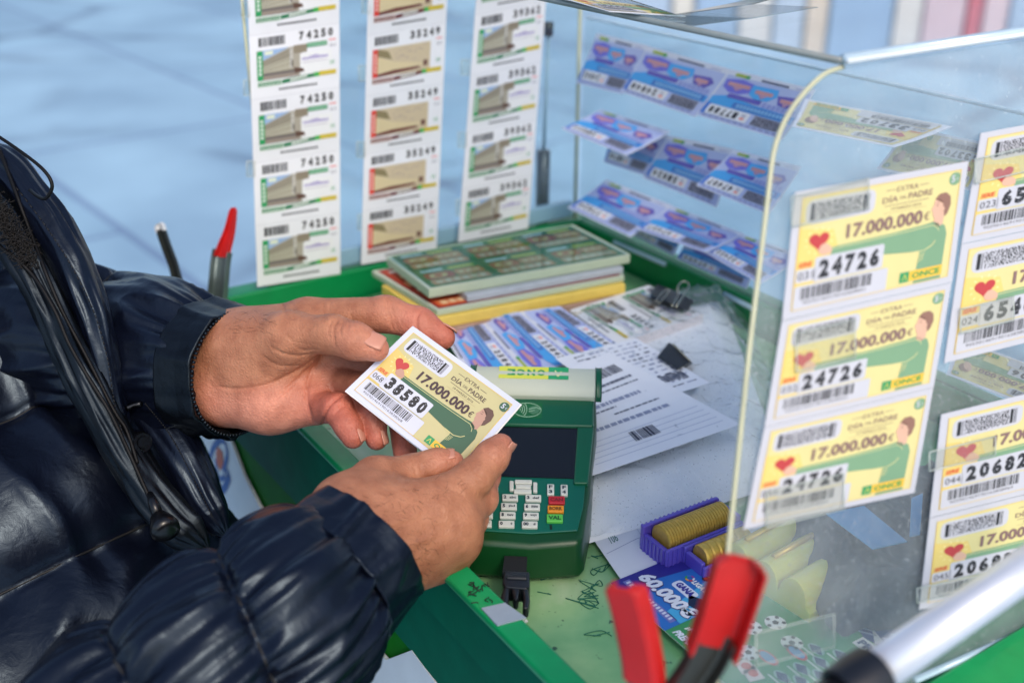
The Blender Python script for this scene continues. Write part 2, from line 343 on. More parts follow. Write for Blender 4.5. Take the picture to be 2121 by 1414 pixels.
# printed mat on the tray floor
def matmaterial():
    m = bpy.data.materials.new('watercolour_print'); m.use_nodes = True; n = m.node_tree; p = n.nodes['Principled BSDF']; N = n.nodes.new; L = n.links.new
    tc = N('ShaderNodeTexCoord'); nz = N('ShaderNodeTexNoise'); nz.inputs['Scale'].default_value = 9; nz.inputs['Detail'].default_value = 8; nz.inputs['Distortion'].default_value = .35; L(tc.outputs['Object'], nz.inputs[0])
    r = N('ShaderNodeValToRGB'); e = r.color_ramp.elements; e[0].position = .30; e[0].color = lin((58, 122, 78))+(1,); e[1].position = .72; e[1].color = lin((196, 214, 178))+(1,)
    for pos, c in ((.42, (96, 158, 108)), (.52, (124, 176, 124)), (.62, (150, 192, 138))):
        x = e.new(pos); x.color = lin(c)+(1,)
    L(nz.outputs['Fac'], r.inputs[0])
    n2 = N('ShaderNodeTexNoise'); n2.inputs['Scale'].default_value = 160; n2.inputs['Detail'].default_value = 3; L(tc.outputs['Object'], n2.inputs[0])
    mr = N('ShaderNodeMapRange'); mr.inputs[1].default_value = .66; mr.inputs[2].default_value = .74; L(n2.outputs['Fac'], mr.inputs[0])
    mx = N('ShaderNodeMix'); mx.data_type = 'RGBA'; L(mr.outputs[0], mx.inputs[0]); L(r.outputs[0], mx.inputs[6]); mx.inputs[7].default_value = lin((44, 84, 64))+(1,)
    L(mx.outputs[2], p.inputs['Base Color']); p.inputs['Roughness'].default_value = .3; p.inputs['Coat Weight'].default_value = .25
    return m
ft = Print(770, 490)
def kmap(z): return lambda x, y, off: (K0+np.outer(np.asarray(x)*L_*.985+.006, A)+np.outer(-W_+.006+(1-np.asarray(y))*(W_-.012), B)+np.outer(z+np.asarray(off), UP))
matm = ft.build('printed_mat', kmap(FL-.003), None, t=.0008, basemat=matmaterial(), nx=10, ny=10)
tag(matm, 'scribbled green watercolour mat lining the floor of the tray', 'mat')
ink = MB()
def scrib(u, v, su, sv, n, seed, z=Z0+FL-.0025):
    r = random.Random(seed); p = [PZ(u+r.uniform(-su, su), v+r.uniform(-sv, sv), z) for _ in range(n)]
    ink.tube(smoothpath(p, n*7), .00035, n=4)
for k, a in enumerate(((1212, 1232, 34, 16, 12), (1225, 1215, 30, 14, 9), (1205, 1248, 38, 12, 9), (1150, 1195, 30, 8, 6), (1170, 1185, 24, 10, 7), (1130, 1225, 18, 6, 4), (1246, 1310, 36, 10, 7), (1372, 1385, 16, 18, 9), (1150, 1170, 40, 8, 6), (1245, 1180, 20, 14, 6), (1262, 1165, 22, 18, 7), (1235, 1150, 16, 10, 5))): scrib(*a, seed=k)
ink.build('scribble', mat('green_ink', (24, 104, 84), .6), matm)
es = Print(20, 10); es.text('.es', 1, 8, 7, (232, 238, 232), 1, w=17, bold=.05)
fm_ = quad(PZ(1082, 1266, Z0+FL-.001), PZ(1098, 1288, Z0+FL-.001), PZ(1086, 1296, Z0+FL-.001), PZ(1068, 1276, Z0+FL-.001), n=UP)
for P_, f_, cc_, l_ in es.it: raw('lettering', fm_(P_[:, 0]/20, P_[:, 1]/10, np.zeros(len(P_))), [g[::-1] for g in f_], pm(cc_), matm)

# ------------------------------------------------------------------ acrylic case
case = thing('acrylic_case', 'clear scuffed acrylic shield of panels and lid standing on the green cart', 'acrylic case', K(.35, -.1, 0))
AC = clear('acrylic', tint=(246, 251, 252), haze=.012, dirt=.03, gloss=.8); ACF = clear('scuffed_glare_acrylic', tint=(248, 251, 251), haze=.065, dirt=.09, gloss=1.0)  # milky sky glare put into the front panel's haze, on top of its dirt
ACE = mat('acrylic_edge', (196, 196, 162), .25, var=.25, scale=34, spec=.6); ACB = mat('bright_acrylic_edge', (186, 214, 232), .15, var=.05, spec=.8)
CL = clear('clip_plastic', tint=(252, 252, 248), haze=.02, dirt=.05, gloss=1.0)
BL_ = -.405
backp = MB().prism([K(-.004, BL_, .0), K(-.004, .0, .0), K(-.008, .0, .0), K(-.008, BL_, .0)], [K(-.004, BL_, .40), K(-.004, .0, .40), K(-.008, .0, .40), K(-.008, BL_, .40)]).build('back_panel', AC, case)
MB().tube([K(-.006, .001, .0), K(-.006, .001, .26)], .0022).build('panel_edge', ACE, backp)
MB().tube([K(-.006, BL_, .0), K(-.006, BL_, .4)], .0016).build('panel_edge', ACE, backp)
kbox(-.02, -.009, BL_, .0, .002, .022).build('bottom_channel', mat('frosted_channel', (170, 200, 222), .15, var=.1, scale=10), backp, .002)
sh_ = .244
sidep = kbox(.0, L_-.02, .004, .008, .0, sh_).build('side_panel', AC, case)
kbox(.002, L_-.03, .0035, .0085, sh_+.0005, sh_+.0035).build('panel_edge', ACB, sidep, .001)
# front panel: leaning, with a rounded corner
ZT = .33; LC = PZ(1745, 134, Z0+ZT); ltop = K0+A*((LC-K0)@A)+B*((LC-K0)@B)
fb0 = PZ(1900, 1414, Z0)
fpn = np.cross(B, (K(0, 0, ZT)-K(0, 0, 0))+A*(((LC-fb0)@A))); fpn /= np.linalg.norm(fpn)
if fpn@(CAM-LC) < 0: fpn = -fpn
fp = Plane(LC, fpn)
ol = [(1480, 1575), (1497, 1330), (1515, 1130), (1535, 940), (1558, 720), (1580, 540), (1598, 390), (1607, 320), (1622, 270), (1645, 225), (1678, 184), (1714, 152), (1752, 138), (2121, 84), (2600, 14), (2560, 1120), (2121, 1312), (1900, 1410)]
OL = [fp(*p) for p in ol]
frontp = MB().prism([p-fpn*.004 for p in OL], OL).build('front_panel', ACF, case)
ed = MB(); E = OL[:13]
for k in range(12):
    d1 = (LC+B*.2-fpn*0-E[k]); q = lambda p: p
    ed.add([E[k]+fpn*.0004, E[k+1]+fpn*.0004, E[k+1]-fpn*.0046, E[k]-fpn*.0046], [(0, 1, 2, 3)])
edo = MB().tube([p-fpn*.002 for p in smoothpath(E, 60)], .0015, n=8).build('panel_edge', ACE, frontp)
MB().tube([OL[17]-fpn*.002, OL[16]-fpn*.002, OL[15]-fpn*.002], .0022, n=8).build('panel_edge', ACB, frontp)
# lid
lz = ZT
lid = MB().prism([LC-UP*.0, LC+B*.62, LC+B*.62-A*.6, LC-A*.6], [LC+UP*.004, LC+B*.62+UP*.004, LC+B*.62-A*.6+UP*.004, LC-A*.6+UP*.004]).build('lid', clear('lid_acrylic', tint=(250, 252, 252), haze=.02, dirt=.03, gloss=1.35), case)
MB().tube([LC+UP*.002-B*.001, LC-A*.6+UP*.002-B*.001], .0021, n=8).build('lid_edge', mat('smoky_edge', (128, 138, 138), .2, var=.35, scale=30, spec=.8), lid)
MB().tube([LC+UP*.003-A*.0, LC+B*.62+UP*.003], .0030, n=8).build('lid_edge', mat('pale_edge', (176, 200, 216), .12, var=.45, scale=20, spec=.9), lid)
MB().tube([LC+UP*.001+fpn*.003, LC+B*.62+UP*-.001+fpn*.003], .0018, n=8).build('lid_edge', mat('white_edge', (226, 234, 238), .12, var=.1, spec=.9), lid)
# clear clips
def clip(pl, u0, v0, u1, v1, parent, slope=0.0, off=.004, t=.003, hh=None):
    pts = [pl(u0, v0, off), pl(u1, v0+slope*(u1-u0), off), pl(u1, v1+slope*(u1-u0), off), pl(u0, v1, off)]
    m_ = MB(); m_.slab([p+pl.n*.0 for p in pts], pl.n, .0012)
    for a, b in ((0, 1), (1, 2), (2, 3), (3, 0)): m_.tube([pts[a], pts[b]], .00035, i=1, n=6)
    return m_.build('clip', [CL, mat('clip_edge', (196, 204, 196), .15, spec=.8)], parent)
for c in ((1640, 408, 1800, 470), (1650, 690, 1772, 770), (1588, 1018, 1748, 1092), (1566, 1310, 1728, 1378), (1925, 936, 2062, 975), (1900, 1218, 2040, 1248), (2020, 330, 2190, 380), (1990, 640, 2100, 690)):
    clip(fp, *c, parent=frontp, slope=-.24)
bp = Plane(K(-.004, 0, 0), A)
for u, v in ((507, 20), (512, 182), (518, 350), (757, 12), (750, 152), (746, 310), (748, 460), (962, 140), (956, 290), (952, 430)):
    clip(bp, u-7, v-16, u+10, v+16, parent=backp, off=.005)
sp = Plane(K(0, .004, 0), -B)
for (u0, v0, u1, v1) in ((1272, 502, 1378, 548), (1500, 608, 1562, 640)):
    MB().tube([sp(u0, v0, .006), sp(u1, v1, .006)], .003, n=6).build('clip_rail', mat('pale_rail', (188, 214, 222), .2, spec=.7), sidep)
# a dark fitting and rod behind the case
rod = thing('support_rod', 'dark metal rod with black cap standing behind the right ticket strip', 'rod', PZ(1122, 480, Z0))
rp = Plane(K(-.03, 0, 0), A)
MB().tube([rp(1122, 470), rp(1126, 312)], .0085, n=14).build('lower_tube', mat('rod_metal', (88, 92, 96), .3, .7), rod)
MB().tube([rp(1126, 311), rp(1136, 74)], .0022, n=8).build('upper_rod', mat('pale_rod', (170, 196, 212), .3), rod)
MB().tube([rp(1136, 74), rp(1137, 46)], .0058, n=10).build('cap', mat('black_cap', (24, 28, 38), .4), rod)

# ------------------------------------------------------------------ tickets
PALH = ((198, 190, 140), (54, 96, 72), (190, 148, 130), (98, 70, 62), (66, 46, 54)); PALF = ((220, 209, 144), (122, 160, 124), (218, 176, 150), (144, 106, 90), (134, 104, 100)); PAL = PALF  # light put into the print colours: dimmed when held, glare-washed when hung
BR = (84, 58, 66); YE = (226, 206, 120); YD = (234, 198, 84); GN = (66, 122, 84); SK = (226, 178, 152); HR = (112, 78, 68); WH = (240, 240, 242); INK = (34, 34, 38)
def father_ticket(num, ser, seed=1, W=105., H=73.):
    p = Print(W, H); YE, GN, SK, HR, BR = PAL; WH = (206, 210, 226) if PAL is PALH else (198, 199, 206)
    p.rect(4.2, 4.2, W-4.2, H-4.2, YE, 1)
    p.fan([(4.2, 22), (24, 26), (30, 44), (18, 58), (4.2, 62)], tuple(int(a*.5+b*.5) for a, b in zip(YE, (236, 200, 88))), 2)
    p.rect(7, 6.5, 47, 20.5, WH, 3, 4)
    p.rect(9.5, 8.6, 11.6, 18.6, INK, 4); p.rect(12.2, 8.6, 12.8, 18.6, (90, 90, 96), 4)
    p.cells(13.6, 8.6, 39, 18.6, 44, 17, INK, 4, seed, .56)
    p.rect(39.6, 8.6, 41.4, 18.6, INK, 4); p.rect(42.0, 8.6, 42.5, 18.6, INK, 4); p.rect(43.0, 8.6, 43.4, 18.6, (80, 80, 86), 4)
    # heart held in a hand
    for k in range(12):
        a = k*math.pi/6+.2; p.line([(16+6.6*math.cos(a), 31+6.6*math.sin(a)), (16+8.2*math.cos(a), 31+8.2*math.sin(a))], .35, (250, 240, 190), 3)
    p.fan([(16+.36*16*math.sin(t)**3, 31-.36*(13*math.cos(t)-5*math.cos(2*t)-2*math.cos(3*t)-math.cos(4*t))) for t in np.linspace(0, 2*math.pi, 30, endpoint=False)], (190, 62, 62), 4)
    p.fan([(16, 36.2), (18, 33.4), (20, 33), (22, 34.4), (24, 36.6), (24, 39.4), (20, 40), (17, 39)], SK, 5)
    # long arm, shoulder and chest
    p.fan([(23.2, 36.2), (38, 36.0), (60, 35.4), (80, 34.2), (86, 33.4), (90, 35.0), (92.5, 40), (88, 47), (82, 49.6), (74, 49.2), (55, 47), (38, 44), (23.6, 41)], GN, 4)
    p.poly([(84, 36), (90, 34.4), (94.4, 37.0), (96.2, 42), (95.6, H-4.2), (77.5, H-4.2), (79, 56), (79.6, 48)], GN, 3)
    p.line([(24, 37.3), (45, 37.0), (70, 36.2), (86, 35.4), (89.5, 37.4), (90.5, 39.6)], .4, (214, 212, 150), 5)
    p.line([(74, 49.4), (82, 49.8), (87, 47.6), (89, 45)], .5, (222, 214, 150), 5)
    for k in range(4): p.line([(79.6+k*1.0, 51), (78.6+k*1.0, 57+k*-.6)], .3, (214, 210, 150), 5)
    # head in profile looking left
    p.fan([(86, 35), (86.5, 31.5), (85.2, 29.6), (85.0, 27.6), (83.8, 26.0), (85.0, 23.6), (85.6, 20.6), (88.2, 18.4), (92, 18.6), (94.6, 22), (94.4, 27), (92.8, 31.0), (92.6, 35.6), (90, 37.4)], SK, 4)
    p.fan([(85.6, 19.8), (88.2, 17.0), (92.4, 16.8), (95.6, 19.6), (96.4, 24.4), (95.0, 29.4), (93.0, 31.6), (92.4, 28.4), (91.4, 26.4), (91.2, 23.2), (89.8, 22.4), (89.6, 20.8)], HR, 5)
    p.disc(91.4, 26.6, 1.0, SK, 6, 1.5)
    for y in (22.6, 24.2): p.line([(86.6, y), (88.4, y-.3)], .3, (96, 66, 62), 6)
    # lettering
    p.line([(53, 9.2), (59, 9.2)], .35, BR, 3); p.line([(74, 9.2), (80, 9.2)], .35, BR, 3)
    p.text('EXTRA', 66.5, 10.8, 3.0, BR, 4, w=13.5, al='c')
    p.text('DÍA', 51.5, 16.6, 4.2, BR, 4, w=9.6, bold=.012); p.text('DEL', 62.2, 15.8, 1.9, BR, 4, w=4.4); p.text('PADRE', 67.6, 16.4, 3.6, BR, 4, w=15.5, bold=.014)
    p.line([(53, 18.4), (81, 18.4)], .35, BR, 3); p.text('19 MARZO 2016', 67, 21.6, 1.7, BR, 4, w=19, al='c'); p.line([(53, 22.8), (80, 22.8)], .18, (160, 140, 110), 3)
    p.text('17.000.000', 31.5, 33.0, 8.4, BR, 6, w=47, bold=.035); p.text('€', 79.6, 31.6, 5.0, BR, 6, w=3.4)
    p.disc(97.2, 9.4, 3.9, GN, 3); p.text('5', 96.1, 11.4, 4.2, WH, 4, w=2.5, al='c', bold=.02); p.text('€', 99.0, 10.6, 1.9, WH, 4, w=1.4, al='c')
    # number panel and bar code
    p.text('SERIE', 5.6, 45.0, 3.0, (216, 82, 50), 5, w=7.6, bold=.03, shear=.15)
    p.rect(4.8, 46, 16, 53.4, WH, 5, .8); p.text(ser, 6.0, 52.0, 4.4, INK, 6, w=8.6)
    p.rect(15.0, 40.6, 56, 54.6, WH, 5, 1.2)
    ds = p
    for k, ch in enumerate(num): ds.text(ch, 20.6+k*7.5, 53.0, 10.6, INK, 6, w=5.8, al='c', bold=.06)
    rr = random.Random(seed+9)
    for k in range(5):
        for q in range(7): p.disc(20.6+k*7.5+rr.uniform(-2.8, 2.8), 47.8+rr.uniform(-4.6, 4.6), .28, WH, 7, n=6)
    p.rect(4.8, 55.4, 60, 69.0, WH, 5, 1.2); p.bars(8.5, 56.6, 50, 63.4, INK, 6, seed+3, .36)
    p.text('90590146919016383806'+ser[-1], 10, 66.2, 1.9, (70, 70, 76), 6, w=37)
    p.line([(4.8, 55.0), (57, 55.0)], .25, YE, 6)
    p.frame(4.2, 4.2, W-4.2, H-4.2, .35, YD, 7)
    p.rect(68.4, 60.6, 74.4, 66.6, (44, 150, 92), 5); p.rect(74.4, 60.6, 96, 66.6, (240, 190, 60), 5); p.text('ONCE', 76, 65.4, 3.6, (52, 150, 78), 6, w=18.5, bold=.04)
    p.line([(70, 65.4), (71.6, 62), (73, 65.6)], .45, (224, 210, 90), 6)
    return p
def green_ticket(num, red=False, seed=1):
    p = Print(88, 65)
    bar = (216, 62, 52) if red else (34, 152, 88); dk = (104, 44, 46) if red else (44, 122, 80)
    p.rect(9, 4, 34, 13, (196, 198, 204), 1); p.bars(9, 4, 34, 13, (52, 54, 60), 2, seed, .5); p.rect(8.6, 4, 10.4, 13, (30, 30, 34), 3)
    for k, ch in enumerate(num): p.text(ch, 50+k*7.2, 11.6, 8.4, (30, 30, 34), 3, w=4.7, al='c', bold=.05)
    p.rect(6.5, 17, 71 if red else 50, 47, (202, 186, 156) if red else (168, 162, 148), 1)
    if red:
        p.fan([(12, 17), (24, 21), (28, 30), (12, 25)], (138, 126, 92), 2); p.fan([(12, 25), (30, 33), (70, 40), (12, 43)], (214, 198, 158), 2)
        rr = random.Random(7)
        for k in range(16): x, y = rr.uniform(30, 62), rr.uniform(19, 34); p.line([(x, y), (x+rr.uniform(2, 7), y+rr.uniform(-2, 2))], .5, (164, 146, 148), 3)
        p.fan([(12, 44), (30, 41.5), (58, 41.4), (60, 43.6), (30, 45.4), (12, 47)], dk, 3); p.rect(63, 36, 68, 42, (110, 74, 66), 3)
    else:
        p.fan([(12, 17), (38, 17), (30, 20), (12, 27)], (150, 180, 218), 2); p.rect(14, 18, 22, 22, (218, 226, 206), 3)
        p.poly([(12, 28), (40, 18), (42, 40), (12, 40)], (152, 146, 130), 3); p.poly([(12, 33), (40, 27), (40, 39), (12, 40)], (176, 172, 154), 4)
        for k in range(4): p.line([(12, 29+k*3), (40, 19.4+k*4.6)], .5, (116, 112, 102), 5)
        p.rect(38, 18, 41, 38, (194, 192, 186), 5); p.rect(39.6, 30, 41, 37, (90, 86, 82), 6); p.rect(42, 16, 55, 24, (140, 130, 112), 4)
        p.rect(12, 40, 46, 43, (110, 104, 100), 5); p.rect(12, 43, 46, 47, (150, 138, 128), 5); p.fan([(42, 38), (51, 40), (52, 43.4), (43, 44)], (92, 66, 54), 6)
        p.rect(48, 25, 80, 47, (232, 234, 236), 4)
        p.rect(55, 15.5, 75, 20, (50, 144, 96), 5)
        for k in range(9): p.rect(56+.2+k*2.05, 16.8, 57.4+k*2.05, 18.8, (176, 214, 190), 6)
        rr = random.Random(3)
        for k in range(13): p.rect(50+k*2.0, 30-2.0*math.exp(-((k-6)/2.2)**2)-rr.uniform(0, .6), 51.5+k*2.0, 31.8, (150, 136, 196), 5)
        p.line([(50, 34.5), (75, 34.5)], .8, (196, 190, 206), 5)
    p.rect(6.5, 17, 12, 47, bar, 5)
    for k in range(5): p.rect(8, 22+k*4.2, 10.6, 25+k*4.2, (214, 226, 216) if not red else (238, 190, 180), 6)
    p.rect(6.5, 48, 30, 54, (206, 222, 210) if not red else (214, 196, 192), 3)
    for k in range(8): p.rect(7.2+k*2.8, 49, 9.0+k*2.8, 53, dk, 4)
    p.poly([(30, 49), (40, 48), (62, 46.6), (62, 50.4), (30, 53)], dk, 4); p.poly([(38, 49.2), (55, 47.6), (55, 49.2), (38, 51.4)], (222, 228, 222), 5)
    p.rect(62, 46, 67, 50.4, (66, 174, 78), 5); p.rect(67, 45.6, 84, 50.2, (206, 184, 60), 5)
    for k in range(12): p.rect(27+k*3.2, 57.0-.0*k, 29.4+k*3.2, 59.2, (70, 72, 80), 3)
    p.rect(77, 14.5, 84, 16, (232, 150, 150), 3); p.text('01', 78, 22.5, 3, (110, 112, 130), 3, w=5.6); p.text('3€', 77.6, 40, 4, (60, 160, 100), 5, w=5)
    p.line([(0, .4), (88, .4)], .3, (190, 192, 200), 1)
    return p
def blue_ticket(num, seed=1):
    p = Print(82, 60)
    p.rect(1, 6, 81, 59, (186, 198, 240), 1)
    p.rect(8, 2.6, 22, 6.0, (172, 192, 66), 2); p.rect(19, 2.8, 22.6, 6.2, (72, 168, 92), 3); p.rect(34, 3.4, 60, 5.4, (92, 98, 128), 2); p.rect(66, 3.4, 76, 4.6, (190, 194, 226), 2)
    p.fan([(3, 11), (18, 8), (34, 11), (33, 20), (22, 25), (12, 25), (4, 20)], (122, 120, 222), 2)
    p.fan([(30, 11), (54, 10), (56, 18), (50, 25), (38, 26), (31, 22)], (84, 176, 244), 3)
    p.fan([(56, 16), (72, 14), (77, 19), (72, 27), (60, 26)], (112, 100, 190), 3)
    for x, y, w in ((7, 13, 22), (35, 15, 17), (60, 18, 12)):
        p.rect(x, y, x+w, y+4.6, (204, 166, 184), 4, 1.6); p.fan([(x+w*.25, y+4.6), (x+w*.75, y+4.6), (x+w*.5, y+9)], (196, 150, 180), 4)
        for k in range(int(w/3)): p.rect(x+1+k*3, y+1.2, x+3+k*3, y+3.4, (222, 150, 140), 5)
    for k in range(3):
        for q in range(7): p.rect(48+q*4.4, 27.5+k*1.9, 51.4+q*4.4, 28.6+k*1.9, (130, 140, 214), 2)
    for q in range(12): p.rect(5+q*6, 56, 9+q*6, 57.4, (130, 136, 190), 2)
    p.rect(14, 26, 46, 31, (104, 98, 190), 4, 1.2)
    p.fan([(1, 33), (14, 28.6), (40, 32.6), (80, 34), (80, 42), (44, 42), (1, 42)], (78, 170, 240), 3); p.rect(24, 34, 78, 41, (70, 124, 204), 4, 1.5)
    for k in range(14): p.rect(28+k*3.4, 35.4, 30.4+k*3.4, 39.6, (136, 190, 236), 5)
    p.rect(1, 41, 6, 55, (64, 120, 214), 3); p.rect(5, 42.6, 45, 54, (236, 238, 246), 4, 1)
    for k, ch in enumerate(num[::-1]): p.text(ch, 9.5+k*5.8, 44.6, 7.6, (40, 40, 52), 5, w=4.0, al='c', bold=.05, rot=180)
    p.rect(38, 45, 42, 48, (190, 190, 206), 5); p.rect(38, 49, 42, 51.5, (240, 140, 120), 5)
    p.rect(49, 43, 76, 54, (158, 160, 182), 4); p.cells(49.6, 43.4, 75.4, 53.6, 40, 12, (56, 58, 76), 5, seed, .62)
    return p
# held ticket
hold = PD
cq = [PD(855, 675, .812), PD(1078, 836, .800), PD(952, 975, .775), PD(716, 808, .787)]
cn = np.cross(cq[1]-cq[0], cq[3]-cq[0]); cn /= np.linalg.norm(cn); cn = cn if cn@(CAM-cq[0]) > 0 else -cn
cpl = Plane(cq[0], cn)
cq = [cpl(855, 675), cpl(1078, 836), cpl(946, 990), cpl(716, 808)]
ht = thing('lottery_ticket', 'yellow ticket numbered 38580 on the small pack held between both hands', 'lottery ticket', cq[3])
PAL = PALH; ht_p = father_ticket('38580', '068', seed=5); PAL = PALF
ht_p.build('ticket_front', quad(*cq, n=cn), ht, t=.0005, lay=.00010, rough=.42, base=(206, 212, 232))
pk = MB()
for k in range(4):
    o = -cn*(.0009+.0011*k); j = [np.array([random.uniform(-.0008, .0014), random.uniform(-.001, .001), 0]) for _ in range(4)]
    pk.slab([p+o+q for p, q in zip(cq, j)], cn, .0005)
pk.build('ticket_pack', mat('paper', (236, 236, 238), .5, var=.04, scale=50), ht)

# three strips on the back panel
def strip(name, label, num, red, left, right, ybl, ybr, rows, pl, off, seed):
    """left/right: (u at v=0, u at the bottom) of the two edges; rows: bottom-up boundaries as (v left, v right)"""
    t = thing('ticket_strip', label, 'ticket strip', pl(left[1], ybl, off), group='ticket strips on the back panel')
    for k in range(len(rows)-1):
        (bl_, br_), (tl_, tr_) = rows[k], rows[k+1]
        ul = lambda v: left[0]+(left[1]-left[0])*v/ybl; ur = lambda v: right[0]+(right[1]-right[0])*v/ybr
        o1 = off+.002*((k % 2)); o2 = off+.002*((k+1) % 2)
        green_ticket(num, red, seed+k).build('ticket', quad(pl(ul(tl_), tl_, o2), pl(ur(tr_), tr_, o2), pl(ur(br_), br_, o1), pl(ul(bl_), bl_, o1), n=pl.n, curl=-.0012), t, base=(232, 234, 240), t=.0006, lay=.0001)
    return t
rs = lambda b, p0, gr, sl, n: [(b-sum(p0*gr**j for j in range(k)), b-sl-sum(p0*gr**j*1.0 for j in range(k))) for k in range(n)]
strip('a', 'leftmost ticket strip, green pictures numbered 74250', '74250', False, (513, 533), (703, 705), 594, 566, rs(594, 127, 1.015, 27, 7), bp, .004, 10)
strip('b', 'middle ticket strip, red and tan pictures numbered 35249', '35249', True, (762, 748), (926, 904), 548, 521, rs(548, 111, 1.045, 27, 8), bp, .004, 20)
strip('c', 'rightmost ticket strip, green pictures numbered 39362', '39362', False, (986, 949), (1131, 1094), 502, 474, rs(502, 110, 1.045, 29, 7), bp, .004, 30)

# blue tickets hanging on the side panel
def hang(tl, tr, br, bl, o0, o1, num, label, seed, curl=.004, kind=blue_ticket, group='blue tickets on the side panel'):
    o = kind(num, seed).build('lottery_ticket', quad(sp(*tl, o0), sp(*tr, o0), sp(*br, o1), sp(*bl, o1), curl=curl), None, base=(226, 230, 246), t=.0005, lay=.0002)
    return tag(o, label, 'lottery ticket', group)
hang((1236, 69), (1342, 95), (1290, 196), (1193, 172), .006, .016, '24842', 'blue ticket at the left end of the top row on the clear side panel', 1)
hang((1342, 96), (1513, 144), (1440, 243), (1285, 190), .007, .018, '24848', 'blue ticket in the middle of the top row on the clear side panel', 2)
hang((1514, 144), (1690, 186), (1620, 290), (1441, 238), .007, .018, '17788', 'blue ticket at the right of the top row, cut by the curved panel edge', 3)
hang((1275, 246), (1386, 281), (1335, 364), (1250, 336), .004, .008, '41746', 'shaded blue ticket hanging below the flipped up one in the middle row', 4)
hang((1244, 227), (1389, 272), (1297, 322), (1163, 266), .006, .055, '51824', 'pale blue ticket flipped out almost flat at the left of the middle row', 5)
hang((1386, 281), (1521, 309), (1484, 430), (1331, 368), .006, .012, '51824', 'blue ticket in the middle of the middle row on the side panel', 6)
hang((1521, 310), (1660, 345), (1592, 444), (1441, 384), .008, .030, '47407', 'blue ticket at the right of the middle row beside the panel edge', 7)
hang((1256, 372), (1392, 425), (1306, 491), (1175, 430), .008, .050, '77824', 'blue ticket lifted outward at the left of the bottom row', 8)
hang((1330, 440), (1420, 470), (1395, 530), (1308, 485), .003, .006, '47427', 'shaded ticket tucked under the middle of the bottom row', 9)
hang((1392, 426), (1541, 484), (1461, 523), (1317, 474), .008, .045, '47427', 'blue ticket lifted outward in the middle of the bottom row', 10)
hang((1425, 490), (1570, 535), (1546, 598), (1401, 535), .003, .008, '47494', 'shaded ticket hanging lowest under the right end of the bottom row', 11)
hang((1538, 485), (1665, 530), (1574, 588), (1461, 523), .008, .040, '22422', 'blue ticket at the right end of the bottom row touching the panel edge', 12)
def yflip(num, seed): 
    p = father_ticket(num, '068', seed=seed); 
    for k, (P, f, c, l) in enumerate(p.it): p.it[k] = (np.c_[p.W-P[:, 0], p.H-P[:, 1]], f, c, l)
    return p
hang((1668, 205), (1972, 262), (1850, 305), (1640, 262), .010, .055, '33702', 'upside down yellow ticket jutting out behind the front panel', 13, kind=yflip, group='yellow tickets on the side panel')
hang((1880, 262), (2060, 300), (2010, 395), (1815, 350), .008, .02, '33702', 'shaded yellow ticket hanging just under the jutting one', 14, kind=yflip, group='yellow tickets on the side panel')
hang((1985, 700), (2260, 800), (2180, 860), (1960, 775), .010, .05, '06806', 'upside down yellow ticket low between the two right columns', 16, kind=yflip, group='yellow tickets on the side panel')
# yellow strips behind the front panel
def ystrip(label, quads, nums, parent_uv, off=.0022):
    t = thing('ticket_strip', label, 'ticket strip', fp(*parent_uv, off), group='yellow ticket strips on the front panel')
    for k, (q, (num, ser)) in enumerate(zip(quads, nums)):
        father_ticket(num, ser, seed=40+k*3).build('ticket', quad(*[fp(a, b, off-.0006*(k % 2)) for a, b in q], n=fpn), t, t=.0005, lay=.00007, base=(196, 197, 204))
ystrip('yellow three ticket strip numbered 24726 on the left of the front panel',
       [[(1648, 398), (2006, 334), (1972, 584), (1620, 664)], [(1620, 665), (1971, 585), (1934, 802), (1584, 884)], [(1584, 885), (1933, 803), (1894, 1020), (1540, 1096)]],
       [('24726', '031'), ('24726', '032'), ('24726', '033')], (1545, 1090))
ystrip('yellow two ticket strip numbered 65464 in the upper right corner of the front panel',
       [[(2032, 276), (2392, 208), (2356, 430), (1992, 505)], [(1992, 506), (2356, 431), (2320, 660), (1956, 752)]], [('65464', '023'), ('65464', '024')], (1960, 750))
ystrip('yellow two ticket strip numbered 20682 low on the right of the front panel',
       [[(1950, 858), (2310, 770), (2276, 985), (1926, 1072)], [(1926, 1073), (2276, 986), (2240, 1190), (1904, 1262)]], [('20682', '044'), ('20682', '045')], (1905, 1260))
# tickets lying on the lid
for k, (q, lb) in enumerate((([(1128, -14), (1330, 12), (1420, 34), (1262, 24)], 'yellow and violet ticket lying on the lid'),)):
    o = father_ticket('65464', '022', seed=70).build('lottery_ticket', quad(*[PZ(a, b, Z0+ZT+.006) for a, b in q], n=UP), None, lay=.0001); tag(o, lb, 'lottery ticket')
sl = MB().slab([PZ(1180, -40, Z0+ZT+.010), PZ(1700, -30, Z0+ZT+.012), PZ(1560, 8, Z0+ZT+.009), PZ(1400, 30, Z0+ZT+.0085)], UP, .0006)
tag(sl.build('plastic_sleeve', clear('sleeve_plastic', haze=.05, dirt=.1, gloss=2)), 'crinkled clear plastic sleeve lying on the lid', 'sleeve')

# ------------------------------------------------------------------ things in the tray
ZF = Z0+FL
